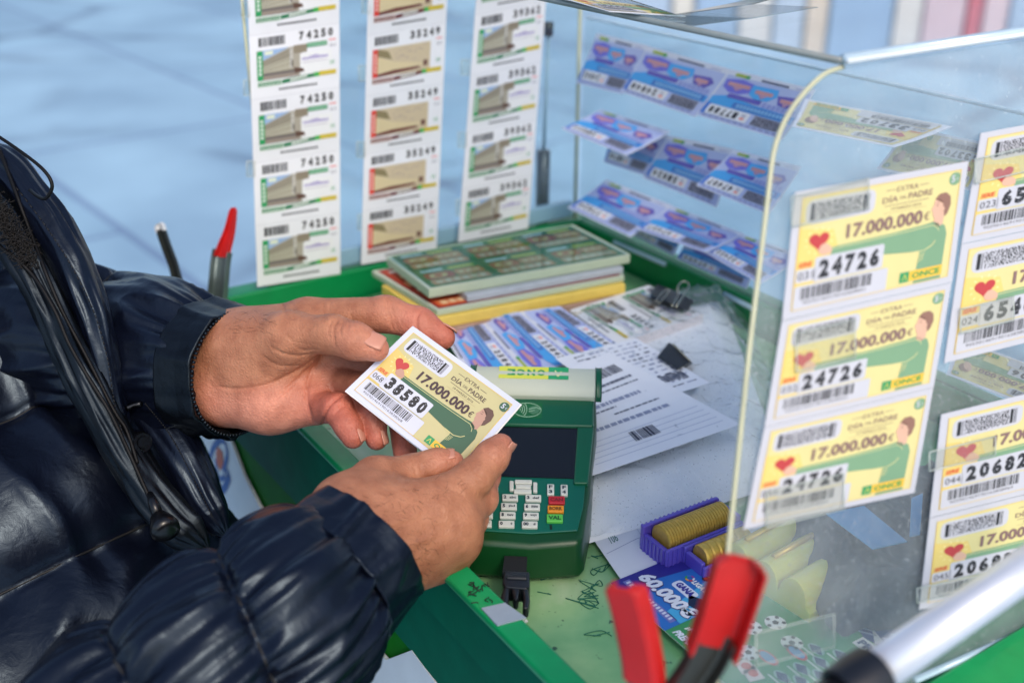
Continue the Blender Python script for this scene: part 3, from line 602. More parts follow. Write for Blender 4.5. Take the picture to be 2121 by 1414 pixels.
# payment terminal
def tp_(u, v, z): return PZ(u, v, z)
TL, TR, BLp, BRp = PZ(978, 806, Z0+.035), PZ(1234, 812, Z0+.035), PZ(962, 1104, Z0+.002), PZ(1203, 1112, Z0+.002)
tn = np.cross(TR-TL, BLp-TL); tn /= np.linalg.norm(tn); tn = tn if tn[2] > 0 else -tn
tpl = Plane((TL+TR+BLp+BRp)/4, tn)
ter = thing('payment_terminal', 'dark green handheld payment terminal with keypad lying behind the held ticket', 'payment terminal', PZ(1090, 1000, ZF))
TG = mat('terminal_green', (4, 88, 60), .32, var=.08, scale=60, bump=.08, bscale=900, spec=.5); TGD = mat('terminal_dark_green', (6, 62, 26), .36, var=.1, bump=.08, bscale=900)
body = [(978, 800), (1234, 806), (1236, 870), (1224, 985), (1222, 1020), (1208, 1108), (1200, 1122), (1100, 1130), (975, 1120), (958, 1104), (962, 1000), (972, 880)]
topp = [tpl(*p) for p in body]; botp = [np.array([p[0], p[1], ZF+.001]) for p in topp]
cen = sum(topp)/len(topp)
low = []
for p, (u, v) in zip(topp, body):
    f = .010 if v > 1090 else .002
    q = p.copy(); q[2] = ZF+.002; d = q-cen; d[2] = 0; q[:2] += d[:2]/np.linalg.norm(d[:2])*(.002 if v < 1090 else .003); low.append(q)
MB().prism(low, topp).build('body', TGD, ter, .004, 3)
face = [(984, 812), (1226, 818), (1228, 868), (1214, 985), (1208, 1050), (1196, 1098), (1100, 1104), (975, 1096), (970, 1000), (978, 880)]
MB().slab([tpl(*p, .0012) for p in face], tn, .0015).build('face_plate', mat('terminal_face_green', (0, 92, 76), .35, var=.06, bump=.06, bscale=900), ter, .0006)
# raised screen frame and head
MB().slab([tpl(u, v, .0045) for u, v in ((982, 808), (1230, 812), (1230, 882), (980, 876))], tn, .006).build('head', TG, ter, .002)
for pts in ([(972, 880), (1002, 882), (992, 990), (966, 988)], [(1196, 884), (1230, 884), (1218, 1000), (1188, 1000)]):
    MB().slab([tpl(u, v, .0036) for u, v in pts], tn, .005).build('screen_frame', TG, ter, .0012)
scr = mat('screen_glass', (16, 17, 24), .06, var=.02, spec=.6)
MB().slab([tpl(u, v, .0020) for u, v in ((1000, 878), (1196, 884), (1190, 990), (990, 984))], tn, .001).build('screen', scr, ter)
# printer cover: a rounded cream hood with the label upside down
PC = mat('printer_cover_cream', (196, 204, 188), .35, var=.04)
hA, hB, hC, hD = tpl(985, 790, .002), tpl(1228, 796, .002), tpl(1228, 824, .004), tpl(985, 818, .004)
hx = hB-hA; hl = np.linalg.norm(hx); hx /= hl; hy = np.cross(tn, hx); hy = hy if hy[1] > 0 else -hy
m_ = MB(); prof = [(-.004, 0), (-.004, .004), (.0, .0085), (.006, .012), (.014, .0135), (.022, .012), (.028, .007), (.030, -.01)]
V = []; 
for x in (0, hl):
    V += [hD+hx*x+hy*a+tn*b for a, b in prof]
n_ = len(prof); m_.add(V, [(k, k+1, n_+k+1, n_+k) for k in range(n_-1)]+[tuple(range(n_)), tuple(range(n_, 2*n_))[::-1]])
m_.build('printer_cover', PC, ter, .001)
for x0, x1 in ((-.005, -.0003), (hl+.0003, hl+.005)):
    m2 = MB(); V = []
    for x in (x0, x1): V += [hD+hx*x+hy*(a*1.05)+tn*(b*1.06-.0005) for a, b in prof]
    m2.add(V, [(k, k+1, n_+k+1, n_+k) for k in range(n_-1)]+[tuple(range(n_)), tuple(range(n_, 2*n_))[::-1]]); m2.build('side_cheek', TG, ter, .001)
lb = Print(52, 11); lb.rect(0, 0, 37, 11, (214, 222, 84), 1); lb.rect(37, 0, 52, 11, (40, 164, 106), 1)
for k, ch in enumerate('ONCE'): lb.text(ch, 31.5-k*7.4, 2.6, 5.6, (34, 150, 90), 2, w=5.8, al='c', rot=180, bold=.05)
lb.line([(44, 8.6), (42, 3)], 1, (220, 228, 170), 2); lb.line([(44, 8.6), (46.6, 4)], 1, (220, 228, 170), 2)
o0 = hD+hx*(hl*.19)+hy*.0142+tn*.01405; o1 = hD+hx*(hl*.775)+hy*.0142+tn*.01405
dn = (hy*(-.0075)+tn*(-.0022)); up_ = (hy*.0068-tn*.0010)
lb.build('label', quad(o0+up_+tn*.0004, o1+up_+tn*.0004, o1+dn+tn*.0007, o0+dn+tn*.0007), ter, t=.0002, nx=4, ny=2)
# contactless emblem
ce = Print(36, 17); E_ = (150, 190, 160); ce.ring(18, 8.5, 17, .8, E_, 1, ry=8)
for k in range(4): ce.ring(8+k*.3, 8.5, 2.2+k*2.3, .9, E_, 2, a0=-48, a1=48)
ce.fan([(20, 6), (27, 3.6), (34, 7), (31, 12), (25, 13.5), (20, 11)], (70, 124, 92), 2); ce.line([(20, 8), (29, 5.6), (35, 8)], .8, E_, 3); ce.line([(20, 10.4), (27, 9)], .7, E_, 3)
ce.build('contactless_emblem', quad(tpl(1062, 832, .0047), tpl(1124, 834, .0047), tpl(1122, 866, .0047), tpl(1060, 864, .0047)), ter, t=.0001, base=(6, 98, 54), nx=2, ny=2)
KW = mat('key_grey', (196, 202, 196), .45, var=.05); KR = mat('key_red', (176, 34, 46), .4); KO = mat('key_orange', (216, 138, 30), .4); KG = mat('key_green', (84, 180, 74), .4)
def key(u0, v0, u1, v1, txt, m_, rows=1, tcol=(34, 46, 60)):
    pts = [(u0, v0), (u1, v0+.6), (u1, v1+.6), (u0, v1)]
    k_ = MB().slab([tpl(u, v, .0034) for u, v in pts], tn, .0028).build('key', m_, ter, .0007, 2)
    pr = Print((u1-u0), (v1-v0)); h = (v1-v0)
    if rows == 2:
        for j, ch in enumerate(txt): pr.text(ch, (u1-u0)/2, h*(.42+.44*j), h*.30, tcol, 1, w=(u1-u0)*.5, al='c', bold=.04)
    elif len(txt) > 1 and ' ' in txt:
        a, b_ = txt.split(' '); pr.text(a, (u1-u0)*.10, h*.74, h*.52, tcol, 1, w=(u1-u0)*(.17*len(a)), bold=.05); pr.text(b_, (u1-u0)*.88, h*.70, h*.36, tcol, 1, w=(u1-u0)*min(.42, .14*len(b_)), al='r', bold=.03)
    elif txt: pr.text(txt, (u1-u0)/2, h*.74, h*.5, tcol, 1, w=(u1-u0)*.78, al='c', bold=.05)
    if txt:
        Vs = []; Fs = []; I_ = []; fm = quad(*[tpl(u, v, .00355) for u, v in pts], n=tn)
        for P, fs, c, l in pr.it:
            o = len(Vs); Vs += list(fm(P[:, 0]/pr.W, P[:, 1]/pr.H, np.zeros(len(P)))); Fs += [tuple(a+o for a in g)[::-1] for g in fs]
        raw('key_legend', Vs, Fs, pm(tcol), k_)
for r_, row in enumerate((('', '2 abc', '3 def'), ('4 ghi', '5 jkl', '6 mno'), ('7 pqrs', '8 tuv', '9 wxyz'), ('T *', '0 +', '00 #'))):
    for cidx, tx in enumerate(row):
        u = (993, 1040, 1088)[cidx]-r_*2.5; v = 1020.5+r_*18.2+cidx*1.2
        key(u, v, u+33, v+13.2, tx, KW)
key(1017, 994, 1032, 1015, 'F2', KW, 2); key(1133, 1001, 1148, 1023, 'F3', KW, 2); key(1161, 1002, 1176, 1024, 'F4', KW, 2)
key(1066, 992, 1102, 1000, '', KW); key(1068, 1002, 1100, 1010, '', KW); key(1064, 1011.5, 1101, 1020, '', KW); key(1055, 994, 1064, 1014, '', KW); key(1104, 997, 1113, 1017, '', KW)
key(1136, 1026, 1170, 1041, 'CAN', KR, 1, (110, 20, 30)); key(1134, 1045, 1168, 1059, 'BORR', KO, 1, (110, 70, 10)); key(1132, 1063, 1166, 1079, 'VAL', KG, 1, (20, 80, 40))
raw('indicator', [tpl(u, v, .0014) for u, v in ((1138, 1086), (1143, 1086), (1144, 1096), (1139, 1096))], [(0, 1, 2, 3)], pm((10, 24, 20)), ter)

# black side release buckle
bk = thing('strap_buckle', 'black plastic side release buckle on a short strap under the terminal', 'buckle', PZ(1065, 1215, ZF)); BKm = mat('black_plastic', (20, 24, 30), .32, bump=.05)
bz = Z0-.012
MB().slab([PZ(u, v, bz+.004) for u, v in ((1045, 1150), (1092, 1152), (1090, 1190), (1040, 1190))], UP, .003).build('strap', mat('black_webbing', (18, 22, 26), .8, bump=.6, bscale=1500), bk)
MB().slab([PZ(u, v, bz+.008) for u, v in ((1043, 1180), (1097, 1182), (1098, 1212), (1090, 1218), (1046, 1214), (1040, 1206))], UP, .012).slab([PZ(u, v, bz+.0095) for u, v in ((1048, 1190), (1092, 1192), (1092, 1197), (1048, 1195))], UP, .003).build('buckle_frame', BKm, bk, .0015)
for pts in ([(1044, 1212), (1056, 1214), (1054, 1236), (1050, 1262), (1036, 1258), (1036, 1236)], [(1080, 1214), (1094, 1216), (1098, 1240), (1094, 1258), (1082, 1258), (1084, 1238)], [(1058, 1214), (1078, 1215), (1073, 1240), (1064, 1240)]):
    MB().slab([PZ(u, v, bz+.007) for u, v in pts], UP, .009).build('prong', BKm, bk, .0015)

# scratch card boards piled at the back of the tray
def board(label, q, z, t, bm_, pr=None, gloss=.5):
    P = [PZ(u, v, z) for u, v in q]         # back left, front left, front right, back right
    tl, bl, br, tr = P
    o = MB().prism([p-UP*t for p in P], P).build('scratch_card_board', bm_, None, .0012); tag(o, label, 'scratch card board', 'boards and pads piled at the back of the tray')
    if pr: pr.build('card_sheet', quad(tl+UP*.0006, tr+UP*.0006, br+UP*.0006, bl+UP*.0006, n=UP), o, t=.0004, base=(196, 206, 186), rough=gloss, lay=.0001)
    return o
def cards(seed, pal):
    p = Print(160, 120); r = random.Random(seed); p.rect(3, 3, 157, 117, pal[0], 1)
    for j in range(2):
        for i in range(3):
            x, y = 5+i*51, 6+j*56; p.rect(x, y, x+48, y+52, r.choice(pal[1:]), 2, 3); p.rect(x+3, y+4, x+20, y+9, (236, 238, 228), 3, 1); p.rect(x+24, y+4, x+44, y+11, (220, 206, 60), 3, 2)
            p.rect(x+2, y+14, x+24, y+34, r.choice(((206, 110, 40), (222, 170, 50), (190, 70, 36))), 3, 4); p.disc(x+12, y+24, 7, (240, 206, 120), 4, 6); p.disc(x+12, y+24, 3.4, (190, 60, 40), 5)
            p.rect(x+25, y+15, x+46, y+33, (226, 140, 70), 3, 2)
            for k in range(3): p.disc(x+29.5+k*6, y+24, 2.6, (246, 222, 160), 4)
            p.rect(x+2, y+36, x+46, y+50, r.choice(((226, 120, 70), (232, 150, 90), (236, 176, 120))), 3, 2)
            for k in range(6): p.rect(x+5+k*6.6, y+39, x+10+k*6.6, y+47, (246, 214, 170), 4, 1)
    return p
PL = mat('board_cream', (186, 198, 172), .45, var=.08)
G1 = ((40, 116, 52), (28, 100, 52), (52, 132, 58), (34, 110, 64))
board('brown printed pad at the very bottom of the pile', [(810, 600), (914, 684), (1284, 612), (1200, 520)], Z0-.0015, .0135, mat('pad_brown', (176, 146, 130), .6, var=.4, scale=60))
board('thick yellow pad below the scratch card boards', [(790, 590), (896, 662), (1296, 588), (1205, 505)], Z0+.0098, .0112, mat('pad_yellow', (232, 200, 96), .6, var=.12, scale=90))
board('lower scratch card board sticking out to the left', [(770, 562), (905, 644), (1294, 572), (1190, 490)], Z0+.0160, .0060, PL, cards(3, ((150, 40, 36), (196, 70, 40), (120, 44, 60), (60, 104, 60))))
board('grey pad between the two scratch card boards', [(900, 560), (968, 613), (1292, 553), (1200, 500)], Z0+.0240, .0072, mat('pad_grey', (176, 182, 190), .6, var=.15, scale=80))
tb = board('upper scratch card board under a shiny clear cover', [(800, 532), (888, 600), (1306, 528), (1186, 466)], Z0+.034, .0095, PL, cards(6, G1))
MB().slab([PZ(u, v, Z0+.0357) for u, v in ((806, 533), (891, 594), (1298, 525), (1184, 470))], UP, .0006).build('clear_cover', clear('glossy_cover', haze=.0, dirt=.0, gloss=.6), tb)

# loose strips and a pad of tickets with a binder clip
ks = thing('ticket_pad', 'thick pad of green picture tickets held by a black binder clip', 'ticket pad', PZ(1320, 660, ZF))
q = [PZ(1180, 642, Z0+.0), PZ(1344, 590, Z0+.0), PZ(1457, 650, Z0+.0), PZ(1279, 712, Z0+.0)]
MB().prism([p-UP*.016 for p in q], [p-UP*.0003 for p in q]).build('pad_body', mat('paper_stack', (222, 212, 214), .6, var=.10, scale=220), ks, .0006)
mid = lambda a, b, t: a*(1-t)+b*t
for k in range(2):
    t0, t1 = k*.5, k*.5+.497
    green_ticket('35249', False, 60+k).build('ticket', quad(mid(q[0], q[1], t1), mid(q[3], q[2], t1), mid(q[3], q[2], t0), mid(q[0], q[1], t0), n=UP), ks, t=.0002)
bs = thing('ticket_strip', 'curved strip of blue tickets lying in front of the binder clipped pad', 'ticket strip', PZ(1120, 700, ZF), group='loose paper in the tray')
qa = [(905, 668), (1160, 634), (1302, 724), (985, 800)]
P4 = [PZ(*qa[0], Z0-.006), PZ(*qa[1], Z0+.006), PZ(*qa[2], Z0+.002), PZ(*qa[3], Z0-.012)]
for k in range(3):
    t0, t1 = k/3, k/3+.331
    blue_ticket('25842', 80+k).build('ticket', quad(mid(P4[3], P4[2], t0)*1, mid(P4[0], P4[1], t0), mid(P4[0], P4[1], t1), mid(P4[3], P4[2], t1), n=UP, sag=.004), bs, base=(226, 230, 244), t=.0004, lay=.0002)
def binder(label, c, ax, fwd, w, h, wires):
    t = thing('binder_clip', label, 'binder clip', c, group='binder clips')
    ax = np.array(ax, float)/np.linalg.norm(ax); fwd = np.array(fwd, float); fwd /= np.linalg.norm(fwd); n_ = np.cross(ax, fwd); n_ = n_ if n_[2] > 0 else -n_
    c = np.array(c, float); a, b = c-ax*w/2, c+ax*w/2
    prof = [(0, .0), (h, .45*h), (h, -.45*h)]
    MB().prism([a+fwd*x+n_*y for x, y in prof], [b+fwd*x+n_*y for x, y in prof]).build('clip_body', mat('black_steel', (18, 20, 24), .35), t, .0008)
    for W0 in wires: MB().tube(smoothpath(W0, 24), .0007, n=6).build('wire_handle', mat('wire', (190, 186, 170), .25, .9), t)
def clip_body(t, q, z0, z1, k):
    P0 = [PZ(u, v, z0) for u, v in q]; P1 = [PZ(u, v, z1) for u, v in q]; c0 = (P1[0]+P1[1])/2; P1 = [P1[0], P1[1], P1[2]*(1-k)+P1[1]*k, P1[3]*(1-k)+P1[0]*k]
    MB().prism(P0, P1).build('clip_body', mat('black_steel', (18, 20, 24), .35), t, .0010)
def binder(label, c, q, z0, z1, k, wires):
    t = thing('binder_clip', label, 'binder clip', c, group='binder clips'); clip_body(t, q, z0, z1, k)
    for W0 in wires: MB().tube(smoothpath(W0, 30), .0008, n=6).build('wire_handle', mat('wire', (190, 186, 170), .25, .9), t)
zc = Z0+.002
binder('black binder clip gripping the ticket pad', PZ(1392, 615, zc), [(1346, 610), (1362, 588), (1440, 622), (1424, 646)], zc, zc+.010, .25,
       [[PZ(1392, 634, zc+.012), PZ(1404, 612, zc+.016), PZ(1404, 594, zc+.022), PZ(1414, 583, zc+.024), PZ(1427, 588, zc+.023), PZ(1422, 602, zc+.02), PZ(1400, 636, zc+.012)], [PZ(1358, 624, zc+.012), PZ(1372, 606, zc+.014), PZ(1386, 600, zc+.015), PZ(1380, 612, zc+.014), PZ(1364, 628, zc+.012)]])
zc = ZF+.028
binder('black binder clip lying loose on the papers', PZ(1396, 740, zc), [(1362, 738), (1386, 708), (1436, 752), (1408, 768)], zc-.004, zc+.010, .1,
       [[PZ(1392, 756, zc), PZ(1372, 768, zc-.004), PZ(1346, 760, zc-.004), PZ(1352, 750, zc-.003), PZ(1384, 748, zc)], [PZ(1394, 712, zc+.011), PZ(1412, 730, zc+.012), PZ(1430, 748, zc+.011)]])

# crumpled clear bag full of papers, with a printed delivery note on it
def crumple(q, z, amp, nx, ny, seed, front=.0):
    V = []; Fc = []
    P = [PZ(u, v, z) for u, v in q]
    for j in range(ny+1):
        for i in range(nx+1):
            x, y = i/nx, j/ny; p = P[0]*(1-x)*(1-y)+P[1]*x*(1-y)+P[2]*x*y+P[3]*(1-x)*y
            f = min(1, 8*min(x, 1-x, y, 1-y)); w = Vector((p[0]*26+seed, p[1]*26, seed))
            h = .9*(.5+.5*mnoise.noise(w*.6))+.5*(1-abs(mnoise.noise(w*.9)))**5+.35*(1-abs(mnoise.noise(w*2.1)))**7+.06*mnoise.noise(w*5)
            V.append(p+UP*(amp*h*1.4 - (1-f)*(z-ZF-.002)+.0))
    return V, [(j*(nx+1)+i, j*(nx+1)+i+1, (j+1)*(nx+1)+i+1, (j+1)*(nx+1)+i) for j in range(ny) for i in range(nx)]
bag = thing('plastic_bag', 'crumpled clear plastic bag packed with white papers right of the terminal', 'plastic bag', PZ(1380, 850, ZF))
V, Fc = crumple([(1130, 660), (1500, 590), (1640, 960), (1160, 1100)], Z0-.010, .0, 40, 40, 3)
raw('paper_bundle', V, Fc, mat('bundle_paper', (244, 247, 252), .6, var=.06, scale=20), bag, smooth=True)
V, Fc = crumple([(1126, 640), (1520, 560), (1690, 985), (1150, 1112)], Z0-.008, .008, 110, 110, 8)
raw('bag_film', V, Fc, clear('bag_film', tint=(253, 254, 255), haze=.08, dirt=.12, gloss=1.2, rough=.14, hazecol=(222, 234, 246)), bag, smooth=True)
dn_ = Print(150, 110); DK = (92, 98, 120)
rr = random.Random(5)
dn_.bars(72, 14, 128, 24, (52, 56, 76), 2, 3, .9)
for y, x0, x1, hh in ((8, 6, 66, 2.4), (13, 10, 40, 1.4), (18, 14, 58, 1.6), (30, 40, 128, 2.6), (37, 60, 128, 1.4), (43, 12, 50, 1.6), (48, 30, 112, 3.6), (55, 20, 70, 1.5), (62, 60, 120, 1.4), (70, 14, 120, 3.2)):
    x = x0
    while x < x1: w = rr.uniform(3, 9); dn_.rect(x, y, min(x+w, x1), y+hh, DK if hh < 3 else (150, 158, 186), 2); x += w+rr.uniform(.6, 2)
for k in range(5): dn_.line([(8, 82+k*5), (142, 82+k*5)], .4, (176, 184, 208), 2)
dn_.bars(56, 84, 84, 94, (60, 64, 84), 3, 8, .9)
dnq = [(1120, 790), (1262, 728), (1534, 878), (1225, 985)]
dno = dn_.build('delivery_note', quad(PZ(*dnq[0], Z0+.006), PZ(*dnq[1], Z0+.006), PZ(*dnq[2], Z0+.006), PZ(*dnq[3], Z0+.006), n=UP), None, base=(242, 244, 252), t=.0003)
tag(dno, 'white printed delivery note with bar codes lying on the plastic bag', 'paper', 'loose paper in the tray')
dm = Print(150, 110); rr = random.Random(15)
for k in range(13):
    x = 6+rr.uniform(0, 20); y = 7+k*7.6
    while x < 140: w = rr.uniform(4, 12); dm.rect(x, y, min(x+w, 144), y+rr.choice((1.6, 1.6, 2.8)), rr.choice((DK, (150, 158, 186))), 2); x += w+rr.uniform(.8, 9)
dm.bars(96, 78, 138, 90, (60, 64, 84), 3, 4, .9)
dmo = dm.build('invoice', quad(PZ(1150, 742, Z0+.0045), PZ(1318, 700, Z0+.0045), PZ(1470, 792, Z0+.0045), PZ(1296, 850, Z0+.0045), n=UP), None, base=(238, 241, 250), t=.0003)
tag(dmo, 'second printed sheet sticking out from beneath the delivery note', 'paper', 'loose paper in the tray')
hw = Print(150, 60); rr = random.Random(8)
for k, (t_, x, y) in enumerate((('106', 20, 22), ('34', 52, 12), ('108', 62, 40), ('SUMORNOS', 90, 50))): hw.text(t_, x, y, 8, (30, 108, 104), 2, w=len(t_)*4.4, rot=-6+k*3, shear=.25)
for k in range(9): hw.line([(96+k*4, 52+k*.6), (92+k*4.5, 56), (100+k*4, 57)], .6, (24, 90, 92), 2)
hw.line([(4, 30), (60, 24), (146, 30)], .5, (150, 160, 190), 2); hw.line([(70, 2), (64, 58)], .5, (150, 160, 190), 2)
hwo = hw.build('handwritten_paper', quad(PZ(1215, 1096, ZF+.0018), PZ(1400, 1040, ZF+.0018), PZ(1480, 1150, ZF+.0018), PZ(1290, 1205, ZF+.0018), n=UP), None, base=(226, 231, 242), t=.0003)
tag(hwo, 'white paper with green handwritten figures beside the purple coin tray', 'paper', 'loose paper in the tray')

# leaflet with the prize
lf = Print(210, 150)
lf.rect(0, -40, 92, 150, (44, 40, 140), 1); lf.fan([(30, 40), (92, 20), (92, 150), (60, 150), (20, 110)], (40, 110, 196), 2); lf.fan([(52, 60), (92, 50), (92, 130), (70, 130)], (70, 170, 224), 3); lf.fan([(60, 92), (92, 78), (92, 100), (74, 104)], (20, 36, 70), 4)
l0 = PZ(1264, 1207, ZF+.0035); lA = PZ(1377, 1306, ZF+.0035)-l0; lA /= np.linalg.norm(lA); lB = np.cross(UP, lA); kk = np.linalg.norm(PZ(1377, 1306, ZF+.0035)-l0)/92
def lxy(u, v):
    q = PZ(u, v, ZF+.0035)-l0; return (q@lA)/kk, 150-(q@lB)/kk
LW, LH0 = 330, -250
lf.rect(92, LH0, LW, 150, (58, 146, 92), 1); lf.fan([(92, LH0), (200, LH0), (190, -120), (92, -90)], (84, 166, 110), 2)
lf.fan([lxy(1735, 1240), lxy(1800, 1225), lxy(1890, 1330), lxy(1850, 1352), lxy(1790, 1322)], (38, 64, 132), 3)
lf.text('60.000€', 7, 122, 21, (36, 40, 120), 4, w=84, bold=.09, shear=.16); lf.text('60.000€', 7, 121, 20, (224, 230, 246), 5, w=83, bold=.05, shear=.16)
lf.rect(6, 129, 86, 138, (110, 116, 190), 3)
for k in range(15): lf.rect(9+k*5, 131, 12+k*5, 136, (206, 212, 236), 4)
lf.rect(36, 83, 68, 97, (220, 226, 246), 4, 4); lf.text('GANA', 52, 94, 9, (52, 50, 150), 5, w=25, al='c', bold=.06)
lf.text('LIGA', 46, 77, 7.4, WH, 5, w=17, bold=.05, shear=.1); lf.text('BBVA', 64, 77, 7.4, WH, 5, w=20, bold=.03, shear=.1)
for k in range(6): lf.ring(40, 73, 5.4, 2.2, ((220, 60, 60), (240, 170, 40), (60, 170, 90), (60, 120, 210), (150, 70, 170), (230, 230, 236))[k], 5, a0=k*60, a1=k*60+56, n=6)
for k, (x, y, c1_, c2_) in enumerate(((54, 46, (222, 120, 60), (250, 220, 190)), (50, 59, (40, 40, 60), (200, 70, 50)), (62, 61, (236, 130, 50), (40, 60, 120)), (74, 66, (60, 90, 180), (220, 60, 60)), (86, 70, (230, 120, 60), (240, 220, 90)), (68, 42, (240, 240, 240), (40, 60, 140)), (58, 36, (220, 80, 60), (240, 240, 240)))):
    lf.disc(x, y, 4.4, c1_, 5); lf.disc(x, y, 2.4, c2_, 6); lf.rect(x-3, y-5, x+3, y-3.6, (240, 214, 90), 6)
lf.text('¡MÁS', 100, 132, 9, WH, 4, w=20, bold=.05, shear=.2); lf.text('PREMIOS', 98, 146, 9, (226, 232, 250), 4, w=34, bold=.05, shear=.2)
def football(x, y, r):
    lf.disc(x, y, r, (232, 236, 236), 4); lf.disc(x, y, r*.34, (34, 42, 50), 5, n=5)
    for k in range(5): a = k*1.256+.3; lf.disc(x+r*.78*math.cos(a), y+r*.78*math.sin(a), r*.22, (34, 42, 50), 5, n=6)
for u, v in ((1556, 1300), (1550, 1352), (1606, 1290), (1640, 1332)): x, y = lxy(u, v); football(x, y, 11)
for u, v in ((1620, 1402), (1660, 1385), (1700, 1372), (1742, 1358), (1700, 1400), (1746, 1388), (1660, 1412), (1690, 1345), (1790, 1400)):
    x, y = lxy(u, v); lf.disc(x, y, 10, (150, 190, 176), 4, 6); lf.fan([(x-9, y), (x, y-6), (x+10, y+2), (x, y+6)], (34, 60, 96), 5); lf.rect(x-10, y+8, x+12, y+10, (206, 222, 212), 4)
for u, v in ((1545, 1380), (1560, 1395)): x, y = lxy(u, v); lf.fan([(x-9, y-9), (x+11, y-5), (x+7, y+11), (x-7, y+7)], (226, 214, 206), 4); lf.disc(x, y, 5, (206, 90, 80), 5)
for u, v in ((1590, 1362), (1650, 1352)): x, y = lxy(u, v); lf.disc(x, y, 13, (206, 90, 90), 4, 7); lf.disc(x, y, 10, (90, 150, 200), 5, 5)
for k in range(6):
    q0, q1 = lxy(1752+k*5, 1262+k*9), lxy(1800+k*3, 1290+k*9-18); lf.line([q0, q1], 2.2, (156, 174, 214), 4)
lf.fan([lxy(1806, 1302), lxy(1830, 1330), lxy(1812, 1334)], (196, 206, 222), 4)
x, y = lxy(1826, 1322); lf.text('200', x, y, 17, (220, 226, 240), 4, w=34, bold=.03)
x, y = lxy(1770, 1328); lf.rect(x, y-12, x+52, y+4, (226, 234, 240), 4); lf.text('PREMIO', x+26, y+1, 10, (30, 60, 120), 5, w=46, al='c', bold=.06)
for P_ in lf.it: P_[0][:, 1] -= LH0
lf.W, lf.H = LW, 150-LH0
lfo = lf.build('prize_leaflet', quad(l0+lB*(150-LH0)*kk, l0+lB*(150-LH0)*kk+lA*LW*kk, l0+lA*LW*kk, l0, n=UP), None, t=.0004, rough=.3)
tag(lfo, 'blue and green football leaflet reading 60.000€ lying flat in the front of the tray', 'leaflet')

# added dark sheet standing in for the dark area mirrored in the front panel
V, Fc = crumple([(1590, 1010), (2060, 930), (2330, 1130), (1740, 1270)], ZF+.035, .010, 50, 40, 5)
dark_refl = raw('dark_reflection', V, Fc, mat('reflection_dark', (40, 44, 56), .5, var=.3, scale=120, bump=.3, bscale=400), None, smooth=True); tag(dark_refl, 'dark grey crumpled sheet added for the dark reflection in the front panel', 'dark_reflection')
for k, (q, lb_) in enumerate((([(1710, 1062), (1790, 1046), (1880, 1120), (1808, 1136)], 'wide light blue plate added for the sky reflected in the front panel'), ([(1888, 1030), (1912, 1020), (1906, 1106), (1884, 1110)], 'narrow light blue plate added for the sky reflected in the front panel'))):  # added blue plates in place of sky mirrored by the acrylic
    tag(MB().slab([PZ(u, v, ZF+.055) for u, v in q], UP, .001).build('sky_reflection', mat('reflection_blue', (104, 176, 226), .2, var=.08), None, .0004), lb_, 'sky reflection')

# coin holders
PU = mat('purple_plastic', (98, 84, 196), .22, var=.10, scale=60, coat=.5, sss=.15); CO = None
def coinmat():
    m = bpy.data.materials.new('coin_edges'); m.use_nodes = True; n = m.node_tree; p = n.nodes['Principled BSDF']; N = n.nodes.new; L = n.links.new
    tc = N('ShaderNodeTexCoord'); ck = N('ShaderNodeTexChecker'); ck.inputs['Scale'].default_value = 1; mp = N('ShaderNodeMapping'); mp.inputs['Scale'].default_value = (30, 46, 1); L(tc.outputs['UV'], mp.inputs[0]); L(mp.outputs[0], ck.inputs[0])
    ck.inputs[1].default_value = lin((206, 176, 104))+(1,); ck.inputs[2].default_value = lin((120, 98, 58))+(1,); L(ck.outputs[0], p.inputs['Base Color']); p.inputs['Metallic'].default_value = .85; p.inputs['Roughness'].default_value = .35; return m
ct = thing('coin_tray', 'ribbed purple plastic tray holding upright brass coins', 'coin tray', PZ(1425, 1130, ZF))
ca = PZ(1384, 1078, ZF+.03); cb = PZ(1494, 1036, ZF+.03); cax = (cb-ca)/np.linalg.norm(cb-ca); cw = np.cross(cax, UP); cw = cw if cw[1] < 0 else -cw
def tbox(x0, x1, y0, y1, z0, z1, m_): return m_.prism([ca+cax*x+cw*y+UP*(z-.03) for x, y, z in ((x0, y0, z0), (x1, y0, z0), (x1, y1, z0), (x0, y1, z0))], [ca+cax*x+cw*y+UP*(z-.03) for x, y, z in ((x0, y0, z1), (x1, y0, z1), (x1, y1, z1), (x0, y1, z1))])
Lc = np.linalg.norm(cb-ca)
m_ = MB(); tbox(-.012, Lc+.010, -.016, -.012, 0, .022, m_); tbox(-.012, Lc+.010, .012, .015, 0, .017, m_); tbox(-.012, -.008, -.012, .012, 0, .016, m_); tbox(Lc+.006, Lc+.010, -.012, .012, 0, .021, m_); tbox(-.008, Lc+.006, -.012, .012, 0, .005, m_)
m_.build('long_cup', PU, ct, .0012)
m_ = MB(); tbox(.002, Lc+.010, .0152, .018, 0, .017, m_); tbox(.002, Lc+.010, .036, .039, 0, .012, m_); tbox(.002, .006, .018, .036, 0, .014, m_); tbox(.006, Lc+.010, .018, .036, 0, .004, m_); m_.build('short_cup', PU, ct, .0012)
rb = MB()
for k in range(17):
    x = -.011+k*(Lc+.020)/17
    if x > .003: tbox(x, x+.0014, .0388, .0398, .001, .0115, rb)
    tbox(x, x+.0014, -.0168, -.0158, .003, .0215, rb)
    if x < .002: tbox(x, x+.0014, .0148, .0158, .002, .0165, rb)
for k in range(6): tbox(-.0128, -.0118, -.0115+k*.0042, -.0101+k*.0042, .001, .0155, rb)
rb.build('ribs', PU, ct)
